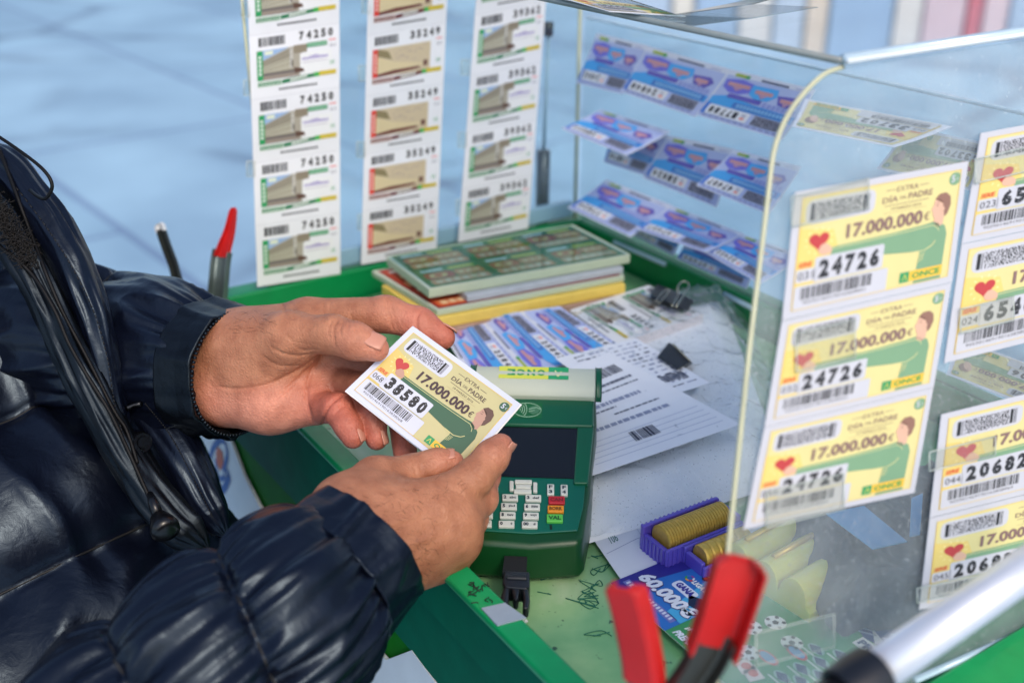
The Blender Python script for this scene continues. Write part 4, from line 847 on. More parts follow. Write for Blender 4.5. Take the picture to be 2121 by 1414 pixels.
def coinroll(x0, x1, y, r, z, n_):
    me = MB(); s = 28; o = ca+cw*y+UP*(z-.03)
    for k in range(n_):
        a = x0+(x1-x0)*k/n_; b_ = x0+(x1-x0)*(k+.84)/n_; rr_ = r*(1+.008*math.sin(k*3.1))
        for xx, r2 in ((a, rr_*.90), (a+(b_-a)*.25, rr_), (b_, rr_)):
            for j in range(s): an = 2*math.pi*j/s; me.V.append(tuple(o+cax*xx+(cw*math.cos(an)+UP*math.sin(an))*r2*(1+.012*((j % 2)))))
        base = len(me.V)-3*s
        for q in range(2):
            for j in range(s): me.F.append((base+q*s+j, base+q*s+(j+1) % s, base+(q+1)*s+(j+1) % s, base+(q+1)*s+j)); me.I.append(0); me.S.append(False)
        me.F.append(tuple(range(base, base+s))); me.I.append(0); me.S.append(False); me.F.append(tuple(range(base+2*s, base+3*s))[::-1]); me.I.append(0); me.S.append(False)
    return me
BRS = mat('brass', (230, 188, 92), .36, .5, var=.3, scale=300)
tag(coinroll(-.006, Lc+.003, .000, .0104, .0165, 24).build('coin_roll', BRS), 'long roll of brass coins lying in the purple tray', 'coins')
tag(coinroll(.008, Lc+.002, .027, .0084, .0130, 7).build('coin_roll', BRS), 'short row of tilted coins in the front cup of the purple tray', 'coins')
yh = thing('coin_holder', 'pale yellow translucent coin holder with three rounded humps', 'coin holder', PZ(1640, 1230, ZF))
YH = mat('translucent_yellow', (216, 208, 92), .25, var=.12, scale=50, coat=.4, sss=.4)
ya = PZ(1545, 1215, ZF); yb = PZ(1660, 1150, ZF); yx = (yb-ya)/np.linalg.norm(yb-ya); yw = np.array([-yx[1], yx[0], 0])*-1; yl = np.linalg.norm(yb-ya)
prof = [(-.040, 0), (-.040, .010)]
for k in range(3):
    for j in range(9): an = math.pi-math.pi*j/8; prof.append((-.0245+k*.0245+.0118*math.cos(an), .013+.0165*math.sin(an)))
prof += [(.040, .010), (.040, 0)]
y0_ = ya+yw*.014
MB().prism([y0_+yw*a_+UP*z_ for a_, z_ in prof], [y0_+yx*yl*1.3+yw*a_+UP*z_ for a_, z_ in prof]).build('hump_shell', YH, yh, .002, 3)
gd = mat('gold_card', (214, 180, 76), .35, .4)
for k in range(2):
    p = y0_+yw*(-.0245+.0245*k)+UP*.0300
    MB().tube([p+yx*.008, p+yx*yl*1.1], .0022, n=8).build('rib', gd, yh)

# ------------------------------------------------------------------ spring clamps, silver rail
RD = mat('red_rubber', (190, 24, 22), .5, var=.35, bump=.12, bscale=500); ST = mat('clamp_steel', (84, 84, 78), .38, .75, var=.2); 
def channel(path, w, side, flange, t, name, m_, parent, r0=0, r1=1, taper=1.0, nr=30):
    """a bent U-section handle: path points, width direction, flange direction"""
    P = smoothpath(path, nr); V = []; Fc = []
    i0, i1 = int(r0*(nr-1)), int(r1*(nr-1)); pr = [(-.5, 1), (-.5, 0), (-.36, -.16), (.36, -.16), (.5, 0), (.5, 1)]
    for k in range(i0, i1+1):
        T_ = P[min(k+1, nr-1)]-P[max(k-1, 0)]; T_ /= np.linalg.norm(T_); sd = side-T_*(side@T_); sd /= np.linalg.norm(sd); fl = np.cross(T_, sd); fl = fl if fl@flange > 0 else -fl
        wk = w*(taper+(1-taper)*min(1, k/(nr*.55)))
        if k-i0 < 2 and r0 == 0: wk *= (.55, .86)[k-i0]
        for a, b_ in pr: V.append(P[k]+sd*wk*a+fl*wk*.42*b_)
        for a, b_ in pr[::-1]: V.append(P[k]+sd*(wk*a*.0+wk*a*(1-2*t/wk*(abs(a) > .4)))+fl*(wk*.42*b_+(t if abs(b_) < .5 else 0)))
    m = 12
    for k in range(i1-i0):
        for j in range(m): Fc.append((k*m+j, k*m+(j+1) % m, (k+1)*m+(j+1) % m, (k+1)*m+j))
    Fc += [tuple(range(m))[::-1], tuple(range((i1-i0)*m, (i1-i0+1)*m))]
    o = raw(name, V, Fc, m_, parent, smooth=False); b = o.modifiers.new('bevel', 'BEVEL'); b.width = t*.4; b.segments = 2; return o
sc1 = thing('spring_clamp', 'large steel spring clamp with two red rubber grips in the foreground', 'spring clamp', PZ(1400, 1560, Z0), group='spring clamps')
D = .50
hr = [PD(1532, 1150, D-.005), PD(1502, 1240, D), PD(1462, 1345, D+.01), PD(1400, 1440, D+.02), PD(1330, 1540, D+.03)]
hl_ = [PD(1284, 1216, D), PD(1304, 1290, D+.005), PD(1322, 1380, D+.01), PD(1330, 1470, D+.02), PD(1350, 1560, D+.03)]
rt, tw = np.array([1.0, .12, .25]), np.array([-.2, -1., .5])
channel(hr, .0235, rt, tw, .0016, 'grip', RD, sc1, 0, .50, nr=34)
channel(hr, .0185, rt, tw, .0012, 'handle', ST, sc1, .44, 1, nr=34)
channel(hl_, .0190, np.array([.8, -.6, .1]), np.array([.7, .5, .2]), .0016, 'grip', RD, sc1, 0, .62, nr=34)
channel(hl_, .0145, np.array([.8, -.6, .1]), np.array([.7, .5, .2]), .0012, 'handle', ST, sc1, .56, 1, nr=34)
MB().tube([PD(1310, 1545, D+.03), PD(1390, 1530, D+.03)], .006, n=14).build('spring', ST, sc1)
sc2 = thing('spring_clamp', 'far spring clamp with one red grip and one bare black handle at the back corner', 'spring clamp', PZ(430, 610, Z0), group='spring clamps')
D2 = 1.12
h1 = [PD(486, 430, D2), PD(478, 480, D2), PD(464, 530, D2), PD(458, 585, D2), PD(452, 650, D2+.01)]
h2 = [PD(332, 462, D2), PD(346, 505, D2), PD(362, 548, D2), PD(374, 590, D2), PD(400, 650, D2+.01)]
channel(h1, .0165, np.array([.9, -.35, .1]), np.array([.3, -1, .2]), .0015, 'grip', RD, sc2, 0, .52, nr=34, taper=.42)
channel(h1, .0195, np.array([.9, -.35, .1]), np.array([.3, -1, .2]), .0012, 'handle', mat('clamp_grey_steel', (110, 124, 124), .35, .6, var=.2), sc2, .46, 1, nr=34)
channel(h2, .0105, np.array([.9, -.35, .3]), np.array([.3, -1, .2]), .0014, 'handle', mat('clamp_black', (38, 44, 42), .4, .3), sc2, .10, 1, nr=34)
channel(h2, .0110, np.array([.9, -.35, .3]), np.array([.3, -1, .2]), .0014, 'grip', mat('worn_clear_tip', (206, 210, 212), .3), sc2, 0, .14, nr=34)
rl = thing('silver_rail', 'brushed aluminium tube with black end fitting crossing the lower right corner', 'rail', PD(1780, 1400, .50))
r0_, r1_ = PD(1790, 1408, .50), PD(2160, 1152, .55); rd = r1_-r0_
MB().tube([r0_, r0_+rd*1.6], .0098, n=32).build('tube', mat('aluminium', (238, 240, 244), .30, .55, var=.05, scale=90), rl)
BKF = mat('black_fitting', (22, 25, 32), .3, bump=.08)
MB().tube([r0_-rd*.12, r0_-rd*.02, r0_+rd*.055], [.0128, .0138, .0132], n=28).build('end_fitting', BKF, rl, .001)
MB().tube([r0_-rd*.5, r0_-rd*.12], .0105, n=20).build('lower_rod', BKF, rl)

# ------------------------------------------------------------------ the vendor
def surface_nets(vol, org, h):
    s = vol < 0; nx, ny, nz = vol.shape
    c = [s[i:nx-1+i, j:ny-1+j, k:nz-1+k] for i in (0, 1) for j in (0, 1) for k in (0, 1)]
    n_in = sum(a.astype(np.int8) for a in c); act = (n_in > 0) & (n_in < 8)
    idx = -np.ones(act.shape, np.int64); I = np.argwhere(act); idx[act] = np.arange(len(I))
    pos = np.zeros((len(I), 3)); cnt = np.zeros(len(I)); i, j, k = I.T
    cor = [(a, b, d) for a in (0, 1) for b in (0, 1) for d in (0, 1)]
    for p in cor:
        for ax in range(3):
            if p[ax]: continue
            q = list(p); q[ax] = 1
            va = vol[i+p[0], j+p[1], k+p[2]]; vb = vol[i+q[0], j+q[1], k+q[2]]; m = (va < 0) != (vb < 0)
            t = np.where(m, va/np.where(m, va-vb, 1), 0); P = np.array(p, float)+np.zeros((len(I), 3)); P[:, ax] += t
            pos += P*m[:, None]; cnt += m
    V = org+(I+pos/cnt[:, None])*h; Q = []
    for ax in range(3):
        o = [0, 1, 2]; o.remove(ax); b, d = o
        sl0 = [slice(1, -1)]*3; sl0[ax] = slice(0, -1); sl1 = [slice(1, -1)]*3; sl1[ax] = slice(1, None)
        A0, A1 = s[tuple(sl0)], s[tuple(sl1)]; E = np.argwhere(A0 != A1)
        if not len(E): continue
        fl = A0[tuple(E.T)]; base = E.copy(); base[:, b] += 1; base[:, d] += 1
        def at(db, dd): e = base.copy(); e[:, b] += db; e[:, d] += dd; return idx[tuple(e.T)]
        q = np.stack([at(-1, -1), at(0, -1), at(0, 0), at(-1, 0)], 1)
        if ax == 1: fl = ~fl
        q = np.where(fl[:, None], q, q[:, ::-1]); Q.append(q)
    return V, np.vstack(Q)
def roundcone(P, a, b, r1, r2):
    ba = b-a; l2 = ba@ba; rr = r1-r2; a2 = max(l2-rr*rr, 1e-12); il2 = 1/l2
    pa = P-a; y = pa@ba; z = y-l2; x2 = ((pa*l2-y[..., None]*ba)**2).sum(-1); y2 = y*y*l2; z2 = z*z*l2
    k = np.sign(rr)*rr*rr*x2
    return np.where(np.sign(z)*a2*z2 > k, np.sqrt(x2+z2)*il2-r2, np.where(np.sign(y)*a2*y2 < k, np.sqrt(x2+y2)*il2-r1, (np.sqrt(x2*a2*il2)+y*rr)*il2-r1)).astype(np.float32)
def smin(a, b, k):
    h = np.maximum(k-np.abs(a-b), 0)/k; return np.minimum(a, b)-h*h*k*.25
def hand(chains, h=.00115):
    """chains: (blend with the rest, blend inside, colour, [(u, v, depth, radius in px), ...])"""
    pr = []
    for kx, ki, col, J in chains:
        pr.append([(PD(*a[:3]), PD(*b[:3]), a[3]*a[2]/F, b[3]*b[2]/F) for a, b in zip(J[:-1], J[1:])])
    pts = np.array([[*x] for c in pr for (a, b, r1, r2) in c for x in (a-r1, a+r1, b-r2, b+r2)])
    lo, hi = pts.min(0)-.006, pts.max(0)+.006; n = np.ceil((hi-lo)/h).astype(int)
    G = np.stack(np.meshgrid(*[lo[i]+h*np.arange(n[i]) for i in range(3)], indexing='ij'), -1).astype(np.float32)
    vol = np.full(tuple(n), .05, np.float32)
    for (kx, ki, col, J), c in zip(chains, pr):
        d = None
        for (a, b, r1, r2) in c:
            e = roundcone(G, a.astype(np.float32), b.astype(np.float32), r1, r2); d = e if d is None else smin(d, e, ki)
        vol = smin(vol, d, kx)
    V, Q = surface_nets(vol, lo, h)
    Wt = np.zeros(len(V)); C = np.zeros((len(V), 3))
    for (kx, ki, col, J), c in zip(chains, pr):
        for q, (a, b, r1, r2) in enumerate(c):
            w = np.exp(-np.maximum(roundcone(V, a, b, r1, r2), -.004)/.0035); cc = col[min(q, len(col)-1)]
            Wt += w; C += w[:, None]*np.array(cc, float)
    return V, Q, C/Wt[:, None]
def vnormals(V, Q):
    n = np.zeros_like(V); f = np.cross(V[Q[:, 2]]-V[Q[:, 0]], V[Q[:, 3]]-V[Q[:, 1]])
    for k in range(4): np.add.at(n, Q[:, k], f)
    return n/np.maximum(np.linalg.norm(n, axis=1), 1e-12)[:, None]
def carve(V, Q, lines):
    """skin folds: fine grooves along lines on the side facing the viewer"""
    N = vnormals(V, Q); u, v = project(V); face = ((CAM-V)*N).sum(1) > 0; D = np.zeros(len(V))
    for amp, w, pts in lines:
        P = np.array(pts, float); P = smoothpath(np.c_[P, np.zeros(len(P))], 6*len(P))[:, :2]; dist = np.full(len(V), 1e9); L = len(P)-1
        for k in range(L):
            a, b = P[k], P[k+1]; ab = b-a; t = np.clip(((u-a[0])*ab[0]+(v-a[1])*ab[1])/(ab@ab+1e-9), 0, 1)
            e = np.hypot(u-a[0]-t*ab[0], v-a[1]-t*ab[1]); g = min(1, 4*min((k+.5)/L, 1-(k+.5)/L)+.15); dist = np.minimum(dist, e/g)
        D += amp*np.exp(-(dist/w)**2)
    return V-N*(D*face*1.45)[:, None]
PK = (204, 136, 112); PK2 = (190, 110, 90); TN = (178, 122, 92); TN2 = (156, 104, 76); DKS = (140, 90, 70)  # DKS puts the shade between the curled fingers into the skin tone
left = [
 (.020, .020, [TN2], [(380, 770, .900, 92), (455, 765, .868, 92)]),
 (.018, .02, [TN], [(462, 702, .864, 58), (635, 668, .845, 46)]),
 (.018, .02, [TN], [(462, 745, .868, 66), (690, 722, .850, 46)]),
 (.018, .02, [PK], [(470, 790, .862, 66), (682, 790, .845, 46)]),
 (.018, .02, [PK], [(475, 815, .854, 66), (560, 832, .840, 56), (655, 838, .832, 42)]),
 (.016, .02, [TN], [(492, 715, .842, 68), (600, 698, .816, 50)]),
 (.014, .02, [TN], [(520, 765, .838, 56), (612, 716, .820, 42)]),
 (.008, .008, [TN, TN, PK], [(596, 694, .814, 47), (690, 692, .800, 37), (735, 706, .793, 36), (779, 722, .7905, 27)]),
 (.009, .006, [TN, PK, PK2], [(640, 664, .845, 46), (800, 650, .828, 36), (868, 672, .826, 34), (917, 699, .825, 26)]),
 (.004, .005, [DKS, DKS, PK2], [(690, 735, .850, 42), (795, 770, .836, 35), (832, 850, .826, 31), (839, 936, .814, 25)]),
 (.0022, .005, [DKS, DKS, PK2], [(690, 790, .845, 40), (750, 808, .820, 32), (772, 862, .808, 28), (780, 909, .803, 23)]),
 (.0022, .005, [PK2, PK2, PK2], [(648, 842, .836, 36), (698, 846, .806, 31), (720, 880, .799, 27), (731, 905, .796, 24)]),
]
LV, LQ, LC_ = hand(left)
LV = carve(LV, LQ, [(.0011, 3.5, [(648, 760), (636, 800), (637, 840), (648, 876)]), (.0010, 4, [(453, 800), (490, 806), (552, 797), (610, 772), (650, 745)]), (.0006, 3, [(575, 824), (612, 790), (650, 752)]),
    (.0011, 3, [(798, 618), (805, 648), (814, 684)]), (.0007, 2.5, [(806, 620), (814, 650), (822, 682)]), (.0010, 3, [(874, 640), (862, 662), (866, 692)]), (.0006, 2.5, [(726, 650), (733, 672), (740, 690)]), (.0005, 2.5, [(672, 626), (668, 645), (676, 662)]), (.0004, 2, [(684, 624), (682, 642)]),
    (.0007, 2.2, [(700, 660), (691, 684), (694, 716)]), (.0006, 2.2, [(712, 662), (704, 684), (708, 700)]), (.0005, 2.2, [(690, 662), (680, 680), (684, 704)]), (.0005, 2, [(724, 668), (718, 684)]),
    (.0008, 3, [(560, 718), (588, 733), (622, 737), (650, 732)]), (.0006, 2.5, [(540, 735), (575, 756), (618, 757)]), (.0005, 2.5, [(605, 712), (630, 726), (655, 722)]), (.0005, 2.5, [(590, 690), (606, 706), (632, 712)]),
    (.0006, 2.5, [(585, 628), (594, 650), (612, 662)]), (.0005, 2.5, [(602, 624), (612, 644), (634, 652)]), (.0014, 3, [(668, 880), (672, 858), (686, 834), (712, 816)]), (.0009, 2.5, [(692, 856), (706, 842), (724, 838)]), (.0006, 2.5, [(720, 876), (734, 868), (748, 868)])])
right = [
 (.020, .02, [TN2], [(560, 1260, .660, 100), (700, 1165, .694, 92)]),
 (.02, .02, [TN], [(735, 1072, .716, 70), (915, 1036, .738, 47)]),
 (.02, .02, [TN], [(735, 1110, .709, 82), (942, 1080, .736, 47)]),
 (.02, .02, [TN2], [(745, 1155, .708, 80), (950, 1120, .744, 44)]),
 (.02, .02, [TN2], [(762, 1182, .716, 66), (926, 1162, .757, 40)]),
 (.018, .02, [TN], [(715, 1050, .724, 66), (782, 990, .746, 44)]),
 (.005, .008, [TN, TN, PK], [(775, 992, .746, 46), (862, 975, .759, 32), (905, 962, .7645, 30), (938, 956, .7665, 23)]),
 (.007, .007, [TN, TN, PK], [(915, 1036, .738, 47), (984, 986, .748, 37), (1018, 947, .757, 33), (1037, 923, .763, 26)]),
 (.006, .006, [TN, PK, PK2], [(942, 1080, .736, 46), (994, 1032, .764, 35), (1004, 985, .790, 30), (985, 955, .803, 26)]),
 (.005, .006, [TN, PK, PK2], [(950, 1120, .744, 43), (976, 1076, .780, 33), (960, 1020, .806, 29), (930, 985, .812, 25)]),
 (.005, .006, [TN, PK, PK2], [(926, 1162, .757, 40), (950, 1116, .790, 29), (938, 1060, .808, 26), (920, 1030, .812, 22)]),
]
RV, RQ, RC = hand(right)
RV = carve(RV, RQ, [(.0007, 3, [(968, 956), (982, 974), (1008, 994)]), (.0004, 2.5, [(960, 962), (974, 980), (996, 1002)]), (.0005, 2.5, [(1002, 930), (1018, 946), (1034, 958)]), (.0005, 2.5, [(862, 946), (858, 966), (866, 990)]), (.0004, 2.2, [(872, 946), (870, 964), (876, 986)]),
    (.0006, 7, [(900, 1000), (930, 1010), (960, 1024)]), (-.0007, 18, [(905, 1040), (925, 1052)]), (-.0007, 16, [(952, 1122), (960, 1140)]), (.0005, 10, [(880, 1090), (930, 1096)]), (-.0006, 7, [(760, 1100), (810, 1085), (870, 1062)]), (-.0005, 6, [(780, 1150), (850, 1128), (900, 1110)])])
def skinmat():
    m = bpy.data.materials.new('skin'); m.use_nodes = True; n = m.node_tree; p = n.nodes['Principled BSDF']; N = n.nodes.new; L = n.links.new
    at = N('ShaderNodeAttribute'); at.attribute_name = 'tone'; tc = N('ShaderNodeTexCoord')
    nz = N('ShaderNodeTexNoise'); nz.inputs['Scale'].default_value = 90; nz.inputs['Detail'].default_value = 6; L(tc.outputs['Object'], nz.inputs[0])
    cr = N('ShaderNodeValToRGB'); cr.color_ramp.elements[0].position = .32; cr.color_ramp.elements[0].color = (.80, .70, .66, 1); cr.color_ramp.elements[1].position = .70; cr.color_ramp.elements[1].color = (1.12, 1.10, 1.08, 1); L(nz.outputs['Fac'], cr.inputs[0])
    mx = N('ShaderNodeMix'); mx.data_type = 'RGBA'; mx.blend_type = 'MULTIPLY'; mx.inputs[0].default_value = 1; L(at.outputs['Color'], mx.inputs[6]); L(cr.outputs[0], mx.inputs[7])
    L(mx.outputs[2], p.inputs['Base Color']); p.inputs['Roughness'].default_value = .52; p.inputs['Specular IOR Level'].default_value = .45
    p.inputs['Subsurface Weight'].default_value = .12; p.inputs['Subsurface Radius'].default_value = (.008, .003, .0015); p.inputs['Subsurface Scale'].default_value = .5
    vo = N('ShaderNodeTexVoronoi'); vo.inputs['Scale'].default_value = 380; vo.feature = 'DISTANCE_TO_EDGE'; L(tc.outputs['Object'], vo.inputs[0])
    n2 = N('ShaderNodeTexNoise'); n2.inputs['Scale'].default_value = 260; n2.inputs['Detail'].default_value = 5; L(tc.outputs['Object'], n2.inputs[0])
    ad = N('ShaderNodeMath'); ad.operation = 'MULTIPLY_ADD'; L(vo.outputs['Distance'], ad.inputs[0]); ad.inputs[1].default_value = .9; L(n2.outputs['Fac'], ad.inputs[2])
    b = N('ShaderNodeBump'); b.inputs['Strength'].default_value = .5; b.inputs['Distance'].default_value = .0012; L(ad.outputs[0], b.inputs['Height']); L(b.outputs[0], p.inputs['Normal'])
    return m
SKM = skinmat()
per = thing('person', 'person in a dark navy puffer jacket holding the ticket pack over the tray', 'person', PZ(300, 1000, .0))
# body: hands, forearms and trunk as one mesh
bt = MB()
bt.tube([PD(-360, 700, 1.04), PD(-100, 690, .99), PD(150, 730, .93), PD(395, 768, .896)], [.055, .050, .042, .036], n=24)
bt.tube([PD(-20, 1850, .59), PD(190, 1620, .62), PD(400, 1430, .64), PD(575, 1262, .664)], [.05, .048, .036, .030], n=24)
bt.tube([PD(-560, 330, 1.06), PD(-405, 596, 1.02), PD(-200, 920, 1.0), PD(0, 1236, .99), PD(60, 1500, .98)], [.12, .12, .12, .12, .1], n=32)
TV = np.array(bt.V); allV = np.vstack([LV, RV, TV]); o1, o2 = len(LV), len(LV)+len(RV)
allF = [tuple(q) for q in LQ]+[tuple(q+o1) for q in RQ]+[tuple(a+o2 for a in f) for f in bt.F]
body_o = raw('body', allV, allF, SKM, per, smooth=True)
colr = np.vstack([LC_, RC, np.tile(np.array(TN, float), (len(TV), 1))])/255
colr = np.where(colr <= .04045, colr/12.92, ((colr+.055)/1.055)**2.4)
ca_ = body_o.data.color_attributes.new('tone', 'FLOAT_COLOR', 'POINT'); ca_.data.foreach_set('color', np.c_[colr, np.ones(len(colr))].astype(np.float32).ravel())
sm = body_o.modifiers.new('smooth', 'SMOOTH'); sm.factor = .5; sm.iterations = 1
# nails: shallow shells pressed into the fingertips
NLM = mat('fingernail', (204, 142, 120), .34, var=.06, scale=200, spec=.5)
def nail(c, along, out, L_n, w, parent, lift=.0006):
    along = np.array(along, float); out = np.array(out, float); out -= along*(out@along)/(along@along); along /= np.linalg.norm(along); out /= np.linalg.norm(out); sd = np.cross(along, out)
    V = []; nx, ny = 10, 10; Fc = []
    for j in range(ny+1):
        for i in range(nx+1):
            x, y = -1+2*i/nx, -1+2*j/ny
            wd = w*(1-.30*max(0, -y)**2)*(1-.16*max(0, y)**4)
            V.append(np.array(c)+along*(y*L_n)+sd*(x*wd)+out*(lift+w*.55*(math.sqrt(max(0, 1-.55*x*x))-1)-.0006*max(0, y)**3*1.2-.0010*max(0, -y-.6)))
    Fc = [(j*(nx+1)+i, j*(nx+1)+i+1, (j+1)*(nx+1)+i+1, (j+1)*(nx+1)+i) for j in range(ny) for i in range(nx)]
    o = raw('fingernail', V, Fc, NLM, parent, smooth=True); so = o.modifiers.new('thick', 'SOLIDIFY'); so.thickness = .0008; so.offset = -1; return o
ex = np.array([1., 0, 0]); vw = lambda u, v: -ray(u, v)/np.linalg.norm(ray(u, v)); upv = np.array([0, s_, c_])
def nl(u, v, d, r, du, dv, ou, ov, oz, L_n, w):
    """nail on a fingertip: centre pixel, finger radius, its direction in the picture, and where its back faces (right, down, towards the viewer)"""
    al = ex*du-upv*dv; out = ex*ou-upv*ov+vw(u, v)*oz; out /= np.linalg.norm(out)
    nail(PD(u, v, d)+out*(r*d/F), al, out, L_n, w, body_o)
nl(768, 717, .7905, 28, 1, .42, .25, -.55, .8, .0078, .0068)
nl(729, 904, .796, 24, .4, 1, .98, -.25, .25, .0052, .0055)
nl(778, 908, .803, 23, .3, 1, .98, -.20, .25, .0055, .0058)
nl(1034, 924, .763, 27, .62, -.78, .85, .35, .40, .0062, .0060)
nl(926, 958, .7660, 25, 1, -.14, -.1, -.85, .52, .0062, .0062)
nl(915, 697, .825, 27, .85, .5, .65, -.72, -.1, .0062, .0062)

HB = BVHTree.FromPolygons([Vector(v) for v in allV], [list(map(int, f)) for f in allF])
hm = MB(); rr = random.Random(21)
def hairs(u0, v0, u1, v1, n, ang):
    for _ in range(n):
        u, v = rr.uniform(u0, u1), rr.uniform(v0, v1); P = []
        a = math.radians(ang+rr.uniform(-35, 35)); L = rr.uniform(8, 20); cu = rr.uniform(-.5, .5)
        for q in range(4):
            r = ray(u+L*q/3*math.cos(a+cu*q/3), v+L*q/3*math.sin(a+cu*q/3)); Ln = np.linalg.norm(r); h = HB.ray_cast(Vector(CAM), Vector(r/Ln))
            if h[0] is None or h[3] > 1.2: break
            P.append(CAM+r*(h[3]/Ln)-r/Ln*(.0001+.0003*q/3))
        if len(P) == 4 and max(np.linalg.norm(P[i+1]-P[i]) for i in range(3)) < .006: hm.tube(P, [.00010, .00009, .00007, .00003], n=3)
hairs(690, 1010, 900, 1190, 130, 20); hairs(800, 1120, 930, 1210, 45, 40); hairs(470, 640, 560, 690, 26, 10); hairs(880, 990, 960, 1040, 8, -40)
hm.build('hair', mat('dark_hair', (58, 40, 32), .5), body_o)

# jacket
def nylon(nm, col, rough=.34):
    m = bpy.data.materials.new(nm); m.use_nodes = True; n = m.node_tree; p = n.nodes['Principled BSDF']; N = n.nodes.new; L = n.links.new
    tc = N('ShaderNodeTexCoord'); nz = N('ShaderNodeTexNoise'); nz.inputs['Scale'].default_value = 34; nz.inputs['Detail'].default_value = 7; nz.inputs['Distortion'].default_value = .6; L(tc.outputs['Object'], nz.inputs[0])
    cr = N('ShaderNodeValToRGB'); cr.color_ramp.elements[0].color = tuple(x*.75 for x in lin(col))+(1,); cr.color_ramp.elements[1].color = tuple(x*1.3 for x in lin(col))+(1,); L(nz.outputs['Fac'], cr.inputs[0]); L(cr.outputs[0], p.inputs['Base Color'])
    p.inputs['Roughness'].default_value = rough; p.inputs['Specular IOR Level'].default_value = .42; p.inputs['Specular Tint'].default_value = (.62, .80, 1, 1); p.inputs['Sheen Weight'].default_value = .0; p.inputs['Sheen Tint'].default_value = (.3, .45, .8, 1)
    n4 = N('ShaderNodeTexNoise'); n4.inputs['Scale'].default_value = 105; n4.inputs['Detail'].default_value = 5; n4.inputs['Distortion'].default_value = 1.4; L(tc.outputs['Object'], n4.inputs[0])
    ma = N('ShaderNodeMath'); ma.operation = 'MULTIPLY_ADD'; L(n4.outputs['Fac'], ma.inputs[0]); ma.inputs[1].default_value = .15; L(nz.outputs['Fac'], ma.inputs[2])
    b = N('ShaderNodeBump'); b.inputs['Strength'].default_value = .34; b.inputs['Distance'].default_value = .004; L(ma.outputs[0], b.inputs['Height'])
    n2 = N('ShaderNodeTexNoise'); n2.inputs['Scale'].default_value = 1400; L(tc.outputs['Object'], n2.inputs[0])
    b2 = N('ShaderNodeBump'); b2.inputs['Strength'].default_value = .12; b2.inputs['Distance'].default_value = .0005; L(n2.outputs['Fac'], b2.inputs['Height']); L(b.outputs[0], b2.inputs['Normal']); L(b2.outputs[0], p.inputs['Normal'])
    return m
NV = nylon('navy_nylon', (9, 13, 26), .29); BKN = nylon('black_nylon', (4, 5, 8), .40)
def puff(path, ra, rb, disp, ns=170, nt=200, cap=None):
    """a padded tube seen across its length: ra across the view, rb along it; angle 0 is to the right of its run, 90 towards the viewer"""
    n = ns; P = smoothpath([PD(*p) for p in path], n); kn = np.linspace(0, 1, len(ra)); S_ = np.linspace(0, 1, n); RA = np.interp(S_, kn, ra); RB = np.interp(S_, kn, rb)
    ln = np.r_[0, np.cumsum(np.linalg.norm(np.diff(P, axis=0), axis=1))]; V = []
    for k in range(n):
        T_ = P[min(k+1, n-1)]-P[max(k-1, 0)]; T_ /= np.linalg.norm(T_); vd = CAM-P[k]; vd -= T_*(vd@T_); vd /= np.linalg.norm(vd); sd = np.cross(T_, vd)
        for j in range(nt):
            a = 2*math.pi*j/nt; d, sh = disp(ln[k], ln[-1], a)
            V.append(P[k]+T_*sh+sd*math.cos(a)*(RA[k]+d)+vd*math.sin(a)*(RB[k]+d))
    Fc = [(k*nt+j, k*nt+(j+1) % nt, (k+1)*nt+(j+1) % nt, (k+1)*nt+j) for k in range(n-1) for j in range(nt)]
    return V, Fc, P
def seam_lines(m_, path, ra, rb, seams, disp, seed, lift=-.0004):
    P = smoothpath([PD(*p) for p in path], 170); ln = np.r_[0, np.cumsum(np.linalg.norm(np.diff(P, axis=0), axis=1))]; kn = np.linspace(0, 1, len(ra))
    for q in seams:
        pts = []
        for j in range(241):
            a = 2*math.pi*j/240; x = q
            for _ in range(3): x = q-(.010*math.sin(a+seed)+.006*mnoise.noise(Vector((math.cos(a)*1.5+seed, math.sin(a)*1.5, x*6))))
            k = int(np.clip(np.searchsorted(ln, x), 1, 168)); f = k/169.; T_ = P[k+1]-P[k-1]; T_ /= np.linalg.norm(T_); pk_ = P[k]+T_*(x-ln[k])
            vd = CAM-pk_; vd -= T_*(vd@T_); vd /= np.linalg.norm(vd); sd = np.cross(T_, vd); d = disp(x, ln[-1], a)[0]+lift+.0012
            pts.append(pk_+sd*math.cos(a)*(np.interp(f, kn, ra)+d)+vd*math.sin(a)*(np.interp(f, kn, rb)+d))
        m_.tube(pts, .0011, n=6, cap=False)
def fold(seams, amp, pw=.55, wr=.0022, fr=9, long=.004, seed=0.0, lf=2.2):
    def disp(s, L, a):
        sh = .010*math.sin(a*1.0+seed)+.006*mnoise.noise(Vector((math.cos(a)*1.5+seed, math.sin(a)*1.5, s*6)))
        ss = s+sh; b = [-.2]+list(seams)+[L+.2]; d = 0.0
        for p, q in zip(b[:-1], b[1:]):
            if p <= ss < q:
                t = (ss-p)/(q-p); e = min(t, 1-t)*(q-p); d = amp*(math.sin(math.pi*t)**pw-1)
                c, si = math.cos(a), math.sin(a)
                w = math.exp(-e/.022); rg = mnoise.noise(Vector((c*fr+seed, si*fr, ss*7+seed*3)))
                d += wr*w*rg*1.6*min(1, e/.004) + wr*.7*mnoise.noise(Vector((c*4+seed, si*4, ss*22)))
                r2 = 1-abs(mnoise.noise(Vector((c*lf+seed*2, si*lf, ss*9+seed)))); d += long*(r2**3-.5)
        return d, 0.0
    return disp
jk = bpy.data.objects.new('puffer_jacket', None); link(jk, per); jk['label'] = 'dark navy quilted nylon puffer jacket'
bpy.context.view_layer.update()
SEAM = mat('seam_thread', (8, 9, 13), .6)
